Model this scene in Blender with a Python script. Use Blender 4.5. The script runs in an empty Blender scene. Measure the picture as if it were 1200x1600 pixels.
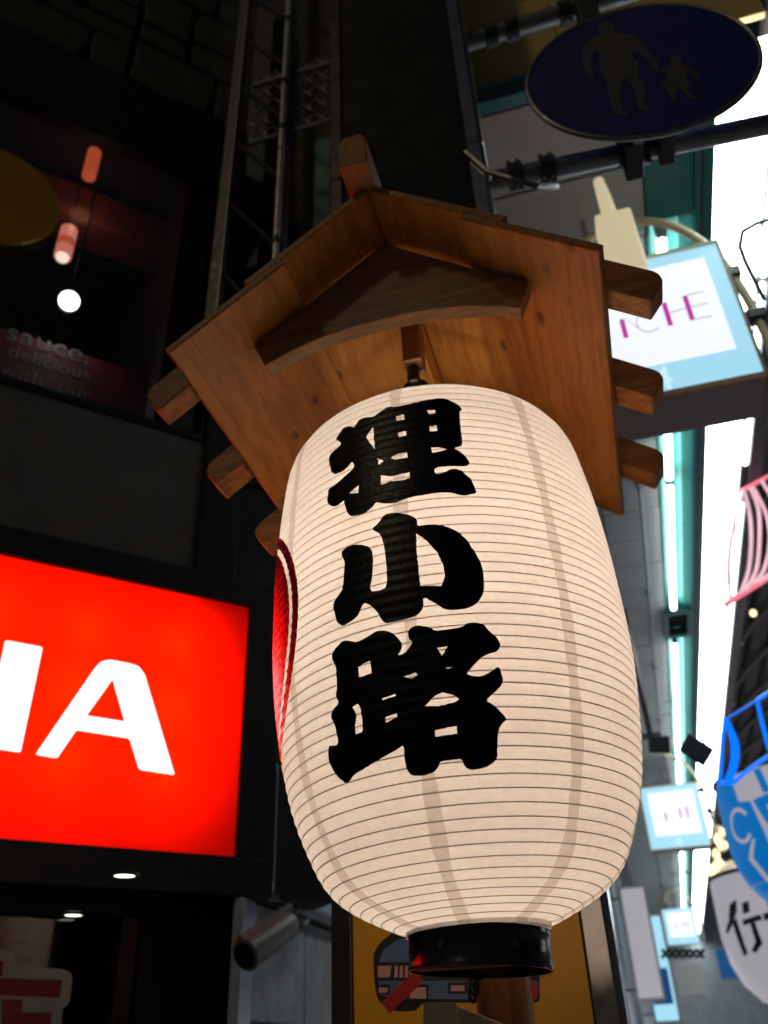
import bpy, bmesh, math, random
from mathutils import Vector, Matrix
from mathutils.geometry import delaunay_2d_cdt
random.seed(7)
scene = bpy.context.scene
COL = scene.collection

# ------------------------------------------------------------------ camera
FPX, PCX, PCY = 1330.0, 600.0, 800.0            # focal length in pixels of the 1200x1600 photograph
CAM = Vector((0, 0, 1.5))
up = Vector((515 - PCX, -1230 - PCY, FPX)).normalized()     # world Z seen in camera axes (x right, y down, z forward)
ydir = Vector((445.0, 852.7463, FPX)).normalized()          # the street direction
ydir = (ydir - up * ydir.dot(up)).normalized()
xdir = ydir.cross(up)

def ray(px, py):
    c = Vector((px - PCX, py - PCY, FPX))
    return Vector((xdir.dot(c), ydir.dot(c), up.dot(c)))

def at(px, py, Y):
    d = ray(px, py)
    return CAM + d * (Y / d.y)

def atz(px, py, Z):
    d = ray(px, py)
    return CAM + d * ((Z - CAM.z) / d.z)

def row(i):
    return Vector((xdir[i], ydir[i], up[i]))
right, down, fwd = row(0), row(1), row(2)
cam_data = bpy.data.cameras.new('camera')
cam = bpy.data.objects.new('camera', cam_data)
COL.objects.link(cam)
cam.matrix_world = Matrix(((right.x, -down.x, -fwd.x, CAM.x), (right.y, -down.y, -fwd.y, CAM.y),
                           (right.z, -down.z, -fwd.z, CAM.z), (0, 0, 0, 1)))
cam_data.sensor_fit = 'VERTICAL'
cam_data.sensor_height = 17.3
cam_data.sensor_width = 12.975
cam_data.lens = 17.3 * FPX / 1600
cam_data.clip_end = 500
cam_data.clip_start = 0.05
cam_data.dof.use_dof = True
cam_data.dof.focus_distance = 1.42
cam_data.dof.aperture_fstop = 1.8
scene.camera = cam

# ------------------------------------------------------------------ night sky and exposure
world = bpy.data.worlds.new('World')
scene.world = world
world.use_nodes = True
wn = world.node_tree
sky = wn.nodes.new('ShaderNodeTexSky')
sky.sky_type = 'NISHITA'
sky.sun_disc = False
sky.sun_elevation = math.radians(40)
sky.sun_rotation = math.radians(205)
sky.ozone_density = 1.0
sky.dust_density = 2.0
wn.links.new(sky.outputs[0], wn.nodes['Background'].inputs[0])
wn.nodes['Background'].inputs[1].default_value = 0.004
sun_data = bpy.data.lights.new('street_light_glow', 'SUN')
sun_data.energy = 0.13
sun_data.angle = math.radians(4)
sun_data.specular_factor = 0.25
sun_data.color = (1, 0.78, 0.42)
sun = bpy.data.objects.new('street_light_glow', sun_data)
COL.objects.link(sun)
sun.rotation_euler = Vector((0.35, 0.75, -0.72)).to_track_quat('-Z', 'Y').to_euler()
scene.view_settings.view_transform = 'Standard'
scene.view_settings.look = 'None'
scene.view_settings.exposure = 0
scene.view_settings.gamma = 1
scene.view_settings.use_curve_mapping = False
scene.cycles.use_denoising = True
scene.cycles.max_bounces = 8
scene.cycles.transparent_max_bounces = 12
scene.cycles.sample_clamp_indirect = 6
scene.cycles.caustics_reflective = False
scene.cycles.caustics_refractive = False

# ------------------------------------------------------------------ materials
def nodes_of(name):
    m = bpy.data.materials.new(name)
    m.use_nodes = True
    nt = m.node_tree
    return m, nt, nt.nodes['Principled BSDF']

def N(nt, kind, **kw):
    n = nt.nodes.new('ShaderNode' + kind)
    for k, v in kw.items():
        if k.startswith('i_'):
            n.inputs[k[2:].replace('_', ' ')].default_value = v
        else:
            setattr(n, k, v)
    return n

def coords(nt, scale=(1, 1, 1)):
    tc = N(nt, 'TexCoord')
    mp = N(nt, 'Mapping')
    mp.inputs['Scale'].default_value = scale
    nt.links.new(tc.outputs['Object'], mp.inputs[0])
    return mp.outputs[0]

def ramp(nt, fac, stops):
    r = N(nt, 'ValToRGB')
    el = r.color_ramp.elements
    while len(el) < len(stops):
        el.new(0.5)
    for e, (p, c) in zip(el, stops):
        e.position = p
        e.color = (*c, 1)
    nt.links.new(fac, r.inputs[0])
    return r.outputs[0]

def bump(nt, height, strength, dist, bsdf):
    b = N(nt, 'Bump')
    b.inputs['Strength'].default_value = strength
    b.inputs['Distance'].default_value = dist
    nt.links.new(height, b.inputs['Height'])
    nt.links.new(b.outputs[0], bsdf.inputs['Normal'])

def mul(c, k):
    return tuple(min(1, x * k) for x in c)

def plain(name, col, rough=0.6, metal=0.0, var=0.18, scale=9.0, bmp=0.15, coat=0.0, spec=0.5):
    """a painted or bare surface with slight uneven tone, smudges and relief"""
    m, nt, b = nodes_of(name)
    v = coords(nt)
    n = N(nt, 'TexNoise', i_Scale=scale, i_Detail=6.0, i_Roughness=0.65)
    nt.links.new(v, n.inputs['Vector'])
    c = ramp(nt, n.outputs[0], [(0.3, mul(col, 1 - var)), (0.7, mul(col, 1 + var))])
    nt.links.new(c, b.inputs['Base Color'])
    r = N(nt, 'MapRange', i_From_Min=0.3, i_From_Max=0.7, i_To_Min=max(0.03, rough - 0.08), i_To_Max=min(1, rough + 0.1))
    n2 = N(nt, 'TexNoise', i_Scale=scale * 2.7, i_Detail=4.0)
    nt.links.new(v, n2.inputs['Vector'])
    nt.links.new(n2.outputs[0], r.inputs[0])
    nt.links.new(r.outputs[0], b.inputs['Roughness'])
    b.inputs['Metallic'].default_value = metal
    b.inputs['Coat Weight'].default_value = coat
    b.inputs['Specular IOR Level'].default_value = spec
    bump(nt, n2.outputs[0], bmp, 0.003, b)
    return m

def wood(name, dark, light, axis, rough=0.5, knots=True, grain=1.0):
    """sawn softwood with the grain along one local axis"""
    m, nt, b = nodes_of(name)
    sc = [46.0, 46.0, 46.0]
    sc[axis] = 1.5
    v = coords(nt, tuple(sc))
    base = coords(nt)
    dn = N(nt, 'TexNoise', i_Scale=5.0, i_Detail=3.0)
    nt.links.new(base, dn.inputs['Vector'])
    add = N(nt, 'VectorMath', operation='MULTIPLY_ADD')
    add.inputs[1].default_value = (2.6, 2.6, 2.6)
    nt.links.new(dn.outputs['Color'], add.inputs[0])
    nt.links.new(v, add.inputs[2])
    n = N(nt, 'TexNoise', i_Scale=1.0, i_Detail=5.0, i_Roughness=0.6)
    nt.links.new(add.outputs[0], n.inputs['Vector'])
    sc2 = [150.0, 150.0, 150.0]
    sc2[axis] = 2.2
    fine = N(nt, 'TexNoise', i_Scale=1.0, i_Detail=3.0)
    nt.links.new(coords(nt, tuple(sc2)), fine.inputs['Vector'])
    mixv = N(nt, 'MapRange', i_From_Min=0.3, i_From_Max=0.72)
    nt.links.new(n.outputs[0], mixv.inputs[0])
    mth = N(nt, 'Math', operation='MULTIPLY_ADD')
    mth.inputs[1].default_value = 0.75 * grain
    nt.links.new(fine.outputs[0], mth.inputs[0])
    nt.links.new(mixv.outputs[0], mth.inputs[2])
    c = ramp(nt, mth.outputs[0], [(0.3, dark), (0.78, tuple((a + d) / 2 for a, d in zip(light, dark))), (1.25 if False else 1.0, light)])
    blot = N(nt, 'TexNoise', i_Scale=2.6, i_Detail=4.0)
    nt.links.new(base, blot.inputs['Vector'])
    bl = ramp(nt, blot.outputs[0], [(0.32, (0.62, 0.6, 0.58)), (0.62, (1, 1, 1))])
    mx = N(nt, 'Mix', data_type='RGBA', blend_type='MULTIPLY')
    mx.inputs[0].default_value = 0.8
    nt.links.new(c, mx.inputs[6])
    nt.links.new(bl, mx.inputs[7])
    out = mx.outputs[2]
    if knots:
        ks = [9.0, 9.0, 9.0]
        ks[axis] = 5.0
        vo = N(nt, 'TexVoronoi', i_Scale=1.0, i_Randomness=1.0)
        nt.links.new(coords(nt, tuple(ks)), vo.inputs['Vector'])
        kf = ramp(nt, vo.outputs['Distance'], [(0.05, (0.16, 0.11, 0.08)), (0.13, (1, 1, 1))])
        m2 = N(nt, 'Mix', data_type='RGBA', blend_type='MULTIPLY')
        m2.inputs[0].default_value = 0.75
        nt.links.new(out, m2.inputs[6])
        nt.links.new(kf, m2.inputs[7])
        out = m2.outputs[2]
    nt.links.new(out, b.inputs['Base Color'])
    b.inputs['Roughness'].default_value = rough
    bump(nt, mth.outputs[0], 0.4, 0.002, b)
    return m

def glow(name, col, strength):
    m, nt, b = nodes_of(name)
    b.inputs['Base Color'].default_value = (*mul(col, 0.25), 1)
    b.inputs['Emission Color'].default_value = (*col, 1)
    b.inputs['Emission Strength'].default_value = strength
    b.inputs['Roughness'].default_value = 0.4
    return m

def paper(name, col, trans=0.85, wrinkle=0.4):
    """thin washi paper that lets the lamp inside show through"""
    m, nt, b = nodes_of(name)
    nt.nodes.remove(b)
    base = coords(nt)
    f = N(nt, 'TexNoise', i_Scale=70.0, i_Detail=6.0, i_Roughness=0.7)
    nt.links.new(base, f.inputs['Vector'])
    g = N(nt, 'TexNoise', i_Scale=6.0, i_Detail=4.0, i_Roughness=0.6)
    nt.links.new(coords(nt, (1, 1, 2.2)), g.inputs['Vector'])
    c1 = ramp(nt, f.outputs[0], [(0.3, mul(col, 0.93)), (0.7, mul(col, 1.03))])
    c2 = ramp(nt, g.outputs[0], [(0.3, (0.92, 0.9, 0.88)), (0.65, (1, 1, 1))])
    mx = N(nt, 'Mix', data_type='RGBA', blend_type='MULTIPLY')
    mx.inputs[0].default_value = 0.8
    nt.links.new(c1, mx.inputs[6])
    nt.links.new(c2, mx.inputs[7])
    bp = N(nt, 'Bump')
    bp.inputs['Strength'].default_value = wrinkle
    bp.inputs['Distance'].default_value = 0.002
    w = N(nt, 'TexNoise', i_Scale=26.0, i_Detail=5.0, i_Roughness=0.6, i_Distortion=1.4)
    nt.links.new(coords(nt, (1, 1, 1.8)), w.inputs['Vector'])
    nt.links.new(w.outputs[0], bp.inputs['Height'])
    tr = N(nt, 'BsdfTranslucent')
    df = N(nt, 'BsdfPrincipled')
    df.inputs['Roughness'].default_value = 0.45
    df.inputs['Specular IOR Level'].default_value = 0.35
    for s in (tr, df):
        nt.links.new(mx.outputs[2], s.inputs[0])
        nt.links.new(bp.outputs[0], s.inputs['Normal'])
    ms = N(nt, 'MixShader')
    ms.inputs[0].default_value = 1 - trans
    nt.links.new(tr.outputs[0], ms.inputs[1])
    nt.links.new(df.outputs[0], ms.inputs[2])
    nt.links.new(ms.outputs[0], nt.nodes['Material Output'].inputs[0])
    return m

def acrylic(name, col):
    m, nt, b = nodes_of(name)
    nt.nodes.remove(b)
    tr = N(nt, 'BsdfTranslucent')
    tr.inputs[0].default_value = (*col, 1)
    gl = N(nt, 'BsdfPrincipled')
    gl.inputs['Base Color'].default_value = (*mul(col, 0.5), 1)
    gl.inputs['Roughness'].default_value = 0.18
    ms = N(nt, 'MixShader')
    ms.inputs[0].default_value = 0.15
    nt.links.new(tr.outputs[0], ms.inputs[1])
    nt.links.new(gl.outputs[0], ms.inputs[2])
    nt.links.new(ms.outputs[0], nt.nodes['Material Output'].inputs[0])
    return m

def pane_glass(name, tint=(0.75, 0.75, 0.75)):
    m, nt, b = nodes_of(name)
    nt.nodes.remove(b)
    t = N(nt, 'BsdfTransparent')
    t.inputs[0].default_value = (*tint, 1)
    g = N(nt, 'BsdfGlossy')
    g.inputs['Roughness'].default_value = 0.06
    fc = N(nt, 'LayerWeight')
    fc.inputs[0].default_value = 0.25
    lw = N(nt, 'MapRange', i_To_Min=0.03, i_To_Max=0.5)
    nt.links.new(fc.outputs['Facing'], lw.inputs[0])
    ms = N(nt, 'MixShader')
    nt.links.new(lw.outputs[0], ms.inputs[0])
    nt.links.new(t.outputs[0], ms.inputs[1])
    nt.links.new(g.outputs[0], ms.inputs[2])
    nt.links.new(ms.outputs[0], nt.nodes['Material Output'].inputs[0])
    return m

M = {}
M['wood_y'] = wood('cedar_board', (0.37, 0.125, 0.02), (0.57, 0.225, 0.042), 1)
M['wood_x'] = wood('cedar_rafter', (0.25, 0.08, 0.014), (0.5, 0.2, 0.045), 0, knots=False)
M['wood_gable'] = wood('weathered_board', (0.2, 0.095, 0.03), (0.38, 0.2, 0.075), 0)
M['wood_z'] = wood('old_post', (0.16, 0.055, 0.02), (0.34, 0.14, 0.05), 2)
M['wood_pale'] = wood('pale_board', (0.25, 0.2, 0.13), (0.42, 0.36, 0.26), 0)
M['paper'] = paper('washi_paper', (0.93, 0.86, 0.765), wrinkle=0.8)
M['paper_double'] = paper('doubled_washi_paper', (0.74, 0.64, 0.55), trans=0.8)
M['rib'] = plain('bamboo_rib', (0.34, 0.22, 0.18), 0.5)
M['ink'] = plain('brushed_ink', (0.004, 0.004, 0.005), 0.34, var=0.4, scale=60, bmp=0.25, spec=0.28)
M['red_ink'] = plain('red_lacquer_paint', (0.6, 0.008, 0.085), 0.22, var=0.3, scale=40, bmp=0.3)
M['black_gloss'] = plain('black_lacquer', (0.006, 0.006, 0.008), 0.14, var=0.3)
M['iron'] = plain('black_iron', (0.012, 0.012, 0.014), 0.45)
M['pillar'] = plain('black_panel', (0.004, 0.004, 0.0045), 0.6, var=0.25, scale=3, spec=0.2)
M['steel'] = plain('brushed_steel', (0.42, 0.41, 0.41), 0.16, 1.0, var=0.1, scale=5, bmp=0.08)
M['steel_brown'] = plain('stained_steel', (0.08, 0.065, 0.058), 0.35, 1.0, var=0.2, scale=6)
M['galv'] = plain('galvanised_pipe', (0.22, 0.22, 0.24), 0.42, 0.8, var=0.25, scale=14)
M['dark_metal'] = plain('dark_painted_metal', (0.035, 0.035, 0.04), 0.45, var=0.25)
M['black'] = plain('matt_black', (0.008, 0.008, 0.009), 0.6)
M['yellow'] = plain('yellow_board', (0.6, 0.3, 0.008), 0.45, var=0.1)
M['blue_print'] = plain('blue_print', (0.08, 0.15, 0.3), 0.5)
M['pink_print'] = plain('pink_print', (0.6, 0.32, 0.3), 0.5)
M['red_print'] = plain('red_print', (0.38, 0.012, 0.012), 0.45)
M['grey_print'] = plain('grey_print', (0.1, 0.085, 0.07), 0.6)
M['sign_blue'] = plain('sign_blue', (0.009, 0.018, 0.22), 0.55, var=0.12)
M['sign_white'] = plain('sign_white', (0.11, 0.105, 0.1), 0.45, var=0.06)
M['cream'] = plain('cream_paint', (0.75, 0.64, 0.42), 0.5, var=0.1)
M['yellow_wall'] = plain('cream_fascia', (0.8, 0.62, 0.24), 0.6, var=0.12, scale=2.5)
M['teal'] = plain('teal_paint', (0.03, 0.2, 0.2), 0.35, var=0.12)
M['teal_light'] = plain('pale_teal_enamel', (0.09, 0.42, 0.38), 0.3, var=0.05)
M['ceiling'] = plain('white_ceiling_board', (0.5, 0.525, 0.515), 0.55, var=0.1, scale=1.7)
M['grey_beam'] = plain('grey_beam_paint', (0.42, 0.43, 0.45), 0.5)
M['box_grey'] = plain('sign_case_grey', (0.3, 0.3, 0.31), 0.5, var=0.1)
M['stone'] = plain('buff_stone', (0.085, 0.074, 0.058), 0.85, var=0.3, scale=6, bmp=0.5)
M['mortar'] = plain('dark_mortar', (0.06, 0.05, 0.04), 0.9)
M['shop_wall'] = plain('dark_shop_wall', (0.02, 0.019, 0.02), 0.6)
M['grey_panel'] = plain('grey_render', (0.14, 0.134, 0.125), 0.75, var=0.14, scale=2)
M['room'] = plain('brown_room_wall', (0.06, 0.04, 0.035), 0.7)
M['beam_brown'] = plain('red_brown_beam', (0.3, 0.1, 0.06), 0.6)
M['concrete'] = plain('pale_concrete', (0.32, 0.32, 0.345), 0.85, var=0.3, scale=7, bmp=0.4)
M['blue_box'] = plain('pale_blue_enamel', (0.4, 0.48, 0.6), 0.4, var=0.12, scale=4)
M['cctv'] = plain('grey_camera_housing', (0.14, 0.13, 0.115), 0.45, var=0.15)
M['glass'] = pane_glass('window_glass')
M['poster'] = plain('dark_red_poster', (0.22, 0.008, 0.006), 0.5, var=0.3, scale=4)
M['gutter'] = plain('dark_gutter', (0.14, 0.14, 0.15), 0.6)
M['pole_steel'] = plain('polished_pole', (0.75, 0.73, 0.7), 0.3, 0.55, var=0.12, scale=5)
M['letter_white'] = plain('white_lettering', (0.34, 0.3, 0.29), 0.5)
M['acryl_red'] = acrylic('red_acrylic', (0.95, 0.068, 0.003))
M['acryl_white'] = acrylic('white_acrylic', (0.95, 0.93, 0.9))
M['lamp_white'] = glow('white_lamp', (1, 0.97, 0.9), 9)
M['lamp_down'] = glow('downlight_lamp', (1, 0.96, 0.75), 3)
M['lamp_orange'] = glow('orange_lamp_shade', (1, 0.16, 0.06), 0.75)
M['lamp_pink'] = glow('pink_lamp_shade', (1, 0.3, 0.22), 1.0)
M['lamp_core'] = glow('lamp_core', (1, 0.75, 0.6), 2.2)
M['glow_cream'] = glow('cream_glow', (1, 0.86, 0.54), 0.55)  # emission in place of warm light falling on the cream box
M['tube'] = glow('fluorescent_tube', (0.88, 1.0, 0.97), 8)
M['panel_light'] = glow('luminous_ceiling_panel', (0.9, 1.0, 0.98), 9)
M['sign_lit_white'] = glow('lit_sign_white', (0.93, 0.97, 1.0), 0.97)
M['sign_lit_blue'] = glow('lit_sign_blue', (0.4, 0.76, 0.95), 0.92)
M['sign_magenta'] = glow('lit_sign_magenta', (0.55, 0.04, 0.42), 0.8)
M['sign_hair'] = glow('lit_sign_hairline', (0.4, 0.4, 0.48), 0.75)
M['sign_digit'] = glow('lit_sign_digit', (0.62, 0.88, 0.98), 1.0)
M['rope_red'] = glow('red_rope_light', (1, 0.2, 0.28), 0.9)
M['rope_pink'] = glow('pink_rope_light', (1, 0.55, 0.65), 0.75)
M['rope_blue'] = glow('blue_rope_light', (0.0, 0.17, 1.0), 1.2)
M['globe'] = glow('globe_lamp', (1, 0.86, 0.7), 1.0)
M['warm_bulb'] = glow('small_warm_bulb', (1, 0.85, 0.4), 2.0)
M['lantern_cloth'] = plain('grey_white_cloth', (0.6, 0.58, 0.6), 0.8, var=0.08)
M['lantern_lit'] = glow('lit_lantern_cloth', (0.78, 0.74, 0.82), 0.4)
M['lantern_blue'] = glow('lit_blue_cloth', (0.0, 0.19, 0.6), 0.65)
M['cloth_blue'] = plain('bright_blue_cloth', (0.01, 0.2, 0.62), 0.7, var=0.1)
M['vault'] = plain('arcade_roof_sheet', (0.2, 0.17, 0.175), 0.6, var=0.3, scale=3)
M['vault_rib'] = plain('arcade_rib_paint', (0.4, 0.34, 0.33), 0.5)
M['ground'] = plain('paving', (0.36, 0.35, 0.34), 0.7, var=0.25, scale=3)
M['shopfront'] = plain('blue_grey_shopfront', (0.42, 0.45, 0.52), 0.6, var=0.2, scale=1.5)
M['speaker'] = plain('speaker_case', (0.012, 0.012, 0.02), 0.6)

# ------------------------------------------------------------------ builders
ORG = {}                                         # object -> world origin of its top-level thing

def tag(o, label=None, cat=None, group=None, kind=None):
    if label: o['label'] = label
    if cat: o['category'] = cat
    if group: o['group'] = group
    if kind: o['kind'] = kind
    return o

def thing(name, label, cat, loc, group=None):
    o = bpy.data.objects.new(name, None)
    o.empty_display_size = 0.1
    COL.objects.link(o)
    o.location = loc
    ORG[o] = Vector(loc)
    return tag(o, label, cat, group)

class MB:
    """collects shapes in world coordinates and links them as one mesh object"""
    def __init__(s, frame=None):
        s.v, s.f, s.frame = [], [], frame

    def _add(s, vs, fs):
        k = len(s.v)
        s.v += [s.frame(*p) if s.frame else Vector(p) for p in vs]
        s.f += [tuple(i + k for i in f) for f in fs]
        return s

    def box(s, a, b):
        (x0, y0, z0), (x1, y1, z1) = a, b
        return s._add([(x0, y0, z0), (x1, y0, z0), (x1, y1, z0), (x0, y1, z0), (x0, y0, z1), (x1, y0, z1), (x1, y1, z1), (x0, y1, z1)],
                      [(3, 2, 1, 0), (4, 5, 6, 7), (0, 1, 5, 4), (1, 2, 6, 5), (2, 3, 7, 6), (3, 0, 4, 7)])

    def prism(s, poly, a, b, put):
        """poly in (p, q), swept from a to b; put(p, q, d) gives the point"""
        n = len(poly)
        area = sum(poly[i][0] * poly[(i + 1) % n][1] - poly[(i + 1) % n][0] * poly[i][1] for i in range(n))
        vs = [put(p, q, a) for p, q in poly] + [put(p, q, b) for p, q in poly]
        fs = [tuple(range(n)), tuple(range(2 * n - 1, n - 1, -1))]
        fs += [((i + 1) % n, i, n + i, n + (i + 1) % n) for i in range(n)]
        return s._add(vs, fs)

    def tube(s, pts, r, n=10, cap=True, closed=False):
        pts = [Vector(s.frame(*p)) if s.frame else Vector(p) for p in pts]
        fr, s.frame = s.frame, None
        k = len(pts)
        rad = r if isinstance(r, (list, tuple)) else [r] * k
        vs, fs = [], []
        ref = None
        for i, p in enumerate(pts):
            if closed:
                t = pts[(i + 1) % k] - pts[i - 1]
            else:
                t = pts[min(i + 1, k - 1)] - pts[max(i - 1, 0)]
            t.normalize()
            if ref is None:
                ref = t.orthogonal().normalized()
            ref = (ref - t * ref.dot(t)).normalized()
            o = t.cross(ref)
            for j in range(n):
                a = 2 * math.pi * j / n
                vs.append(p + (ref * math.cos(a) + o * math.sin(a)) * rad[i])
        for i in range(k if closed else k - 1):
            for j in range(n):
                a, b_ = i * n + j, i * n + (j + 1) % n
                c, d = ((i + 1) % k) * n + (j + 1) % n, ((i + 1) % k) * n + j
                fs.append((a, b_, c, d))
        if cap and not closed:
            fs.append(tuple(range(n - 1, -1, -1)))
            fs.append(tuple((k - 1) * n + j for j in range(n)))
        s._add(vs, fs)
        s.frame = fr
        return s

    def build(s, name, m, parent=None, smooth=False, bevel=0.0, loc=None, seg=2):
        me = bpy.data.meshes.new(name)
        org = ORG[parent] if parent else Vector(loc or (0, 0, 0))
        me.from_pydata([v - org for v in s.v], [], s.f)
        bm = bmesh.new()
        bm.from_mesh(me)
        bmesh.ops.recalc_face_normals(bm, faces=bm.faces)
        if bevel:
            es = [e for e in bm.edges if len(e.link_faces) == 2 and e.calc_face_angle(0) > 0.35]
            bmesh.ops.bevel(bm, geom=es, offset=bevel, segments=seg, profile=0.5, affect='EDGES')
        bm.to_mesh(me)
        bm.free()
        if smooth:
            me.shade_smooth()
            try:
                me.set_sharp_from_angle(angle=math.radians(40))
            except Exception:
                pass
        me.materials.append(m)
        o = bpy.data.objects.new(name, me)
        COL.objects.link(o)
        if parent:
            o.parent = parent
        else:
            o.location = org
        ORG[o] = org
        return o

def lathe(mb, prof, c, n=32, axis=None, closed_ends=True):
    """prof: list of (radius, height) about a vertical line through c"""
    vs, fs = [], []
    for r, h in prof:
        for j in range(n):
            a = 2 * math.pi * j / n
            vs.append((c[0] + r * math.cos(a), c[1] + r * math.sin(a), c[2] + h))
    k = len(prof)
    for i in range(k - 1):
        for j in range(n):
            fs.append((i * n + j, i * n + (j + 1) % n, (i + 1) * n + (j + 1) % n, (i + 1) * n + j))
    if closed_ends:
        fs.append(tuple(range(n - 1, -1, -1)))
        fs.append(tuple((k - 1) * n + j for j in range(n)))
    return mb._add(vs, fs)

def inside(p, loop):
    x, y = p
    r = False
    n = len(loop)
    for i in range(n):
        x0, y0 = loop[i]
        x1, y1 = loop[i - 1]
        if (y0 > y) != (y1 > y) and x < (x1 - x0) * (y - y0) / (y1 - y0) + x0:
            r = not r
    return r

def densify(loop, step, jit=0.0):
    out = []
    n = len(loop)
    for i in range(n):
        a, b = Vector(loop[i]), Vector(loop[(i + 1) % n])
        k = max(1, int((b - a).length / step))
        for j in range(k):
            p = a.lerp(b, j / k)
            if jit and j:
                p += Vector((random.uniform(-jit, jit), random.uniform(-jit, jit)))
            out.append((p.x, p.y))
    return out

def fill2d(loops, step, jit=0.0):
    """triangulate outline with holes, with interior points -> verts, tris"""
    loops = [densify(l, step, jit) for l in loops]
    pts, edges = [], []
    for l in loops:
        k = len(pts)
        pts += [Vector(p) for p in l]
        edges += [(k + i, k + (i + 1) % len(l)) for i in range(len(l))]
    x0, x1 = min(p.x for p in pts), max(p.x for p in pts)
    y0, y1 = min(p.y for p in pts), max(p.y for p in pts)
    y = y0 + step / 2
    while y < y1:
        x = x0 + step / 2
        while x < x1:
            if inside((x, y), loops[0]) and not any(inside((x, y), h) for h in loops[1:]):
                pts.append(Vector((x, y)))
            x += step
        y += step
    v, e, f, *_ = delaunay_2d_cdt(pts, edges, [], 0, 1e-6)
    tris = []
    for t in f:
        c = sum((v[i] for i in t), Vector((0, 0))) / 3
        if inside(c, loops[0]) and not any(inside(c, h) for h in loops[1:]):
            tris.append(tuple(t))
    return v, tris

def flat_print(name, loops, put, m, parent, step=10.0, label=None):
    """thin printed or cut-out shape; put(p, q) gives its place"""
    v, t = fill2d(loops, step)
    mb = MB()
    mb.v = [Vector(put(p.x, p.y)) for p in v]
    mb.f = t
    o = mb.build(name, m, parent)
    if label: o['label'] = label
    return o

def text_print(name, body, size, put, m, parent, thick=0.002):
    """lettering as a mesh; put(x, y) places the text plane"""
    cu = bpy.data.curves.new(name, 'FONT')
    cu.body = body
    cu.size = size
    tmp = bpy.data.objects.new(name, cu)
    COL.objects.link(tmp)
    dg = bpy.context.evaluated_depsgraph_get()
    me0 = tmp.evaluated_get(dg).to_mesh()
    mb = MB()
    mb.v = [Vector(put(v.co.x, v.co.y)) for v in me0.vertices]
    mb.f = [tuple(p.vertices) for p in me0.polygons]
    tmp.evaluated_get(dg).to_mesh_clear()
    bpy.data.objects.remove(tmp)
    bpy.data.curves.remove(cu)
    return mb.build(name, m, parent)

# ================================================================== ground, arcade and left building
MB().box((-40, -30, -0.2), (40, 90, 0)).build('street', M['ground']).__setitem__('kind', 'structure')

SK = 0.018                                       # the arcade runs very slightly aslant of the lantern roof
def AW(x, y, z): return Vector((x + SK * y, y, z))
ZC = 6.0

# soffit of the arcade: one board per strip, dark joints between
ceil = MB(AW).box((-0.64, 2.86, ZC + 0.03), (0.735, 60, ZC + 0.06)).build('arcade_ceiling', M['dark_metal'])
tag(ceil, kind='structure')
y = 2.90
i = 0
while y < 46:
    dz = random.uniform(-0.004, 0.004)
    MB(AW).box((-0.64, y + 0.008, ZC + dz), (0.732, y + 0.559, ZC + 0.026 + dz)).build('ceiling_board', M['ceiling'], ceil, bevel=0.004, seg=1)
    y += 0.567

# cream fascia over the arcade mouth with its teal edge beam
fas = thing('arcade_fascia', 'cream panelled fascia above the arcade mouth with teal lower edge', 'fascia', (0.2, 2.83, ZC))
for k, (a, b) in enumerate(((-0.62, -0.12), (-0.112, 0.42), (0.428, 0.95), (0.958, 1.48))):
    MB().box((a, 2.83, ZC + 0.13), (b, 2.87, ZC + 0.95)).build('fascia_panel', M['yellow_wall'], fas, bevel=0.004, seg=1)
    MB().box((a, 2.83, ZC + 0.958), (b, 2.87, ZC + 2.6)).build('fascia_panel', M['yellow_wall'], fas, bevel=0.004, seg=1)
MB().box((-0.62, 2.80, ZC - 0.02), (1.2, 2.885, ZC + 0.09)).build('edge_beam', M['teal'], fas, bevel=0.008)
MB().box((-0.62, 2.79, ZC + 0.092), (1.2, 2.84, ZC + 0.125)).build('edge_lip', M['teal_light'], fas, bevel=0.004)
MB().box((1.485, 2.75, ZC - 0.1), (2.4, 2.85, ZC + 2.6)).build('corner_casing', M['dark_metal'], fas, bevel=0.01)

# light troughs with a fluorescent tube each, teal enamel inside
def trough(y0, y1, label):
    t = thing('light_trough', label, 'light fitting', AW(0.9, (y0 + y1) / 2, ZC), 'light troughs along the arcade edge')
    MB(AW).box((0.738, y0, ZC - 0.01), (0.758, y1, ZC + 0.15)).build('side_plate', M['teal'], t)
    MB(AW).box((0.758, y0, ZC + 0.13), (1.03, y1, ZC + 0.15)).build('back_plate', M['teal_light'], t)
    mb = MB(AW)
    mb._add([(0.885, y0, ZC + 0.06), (0.94, y0, ZC + 0.01), (1.03, y0, ZC + 0.0), (1.03, y0, ZC + 0.128),
             (0.885, y1, ZC + 0.06), (0.94, y1, ZC + 0.01), (1.03, y1, ZC + 0.0), (1.03, y1, ZC + 0.128)],
            [(3, 2, 1, 0), (4, 5, 6, 7), (0, 1, 5, 4), (1, 2, 6, 5), (2, 3, 7, 6), (3, 0, 4, 7)])
    mb.build('reflector', M['teal_light'], t)
    a = y0 + 0.06
    while a < y1 - 0.3:
        b = min(a + 2.9, y1 - 0.06)
        tb = MB(AW).tube([(0.822, a, ZC - 0.045), (0.822, a + 0.03, ZC - 0.045), (0.822, b - 0.03, ZC - 0.045), (0.822, b, ZC - 0.045)], [0.022, 0.033, 0.033, 0.022], 12).build('tube', M['tube'], t, smooth=True)
        for e in (a - 0.03, b - 0.02):
            MB(AW).box((0.79, e, ZC - 0.07), (0.854, e + 0.05, ZC + 0.13)).build('lamp_holder', M['grey_beam'], tb)
        a = b + 0.05
MB(AW).box((0.738, 2.9, ZC - 0.012), (1.03, 3.93, ZC + 0.12)).build('trough_end_box', M['teal'], fas, bevel=0.006)
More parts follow.
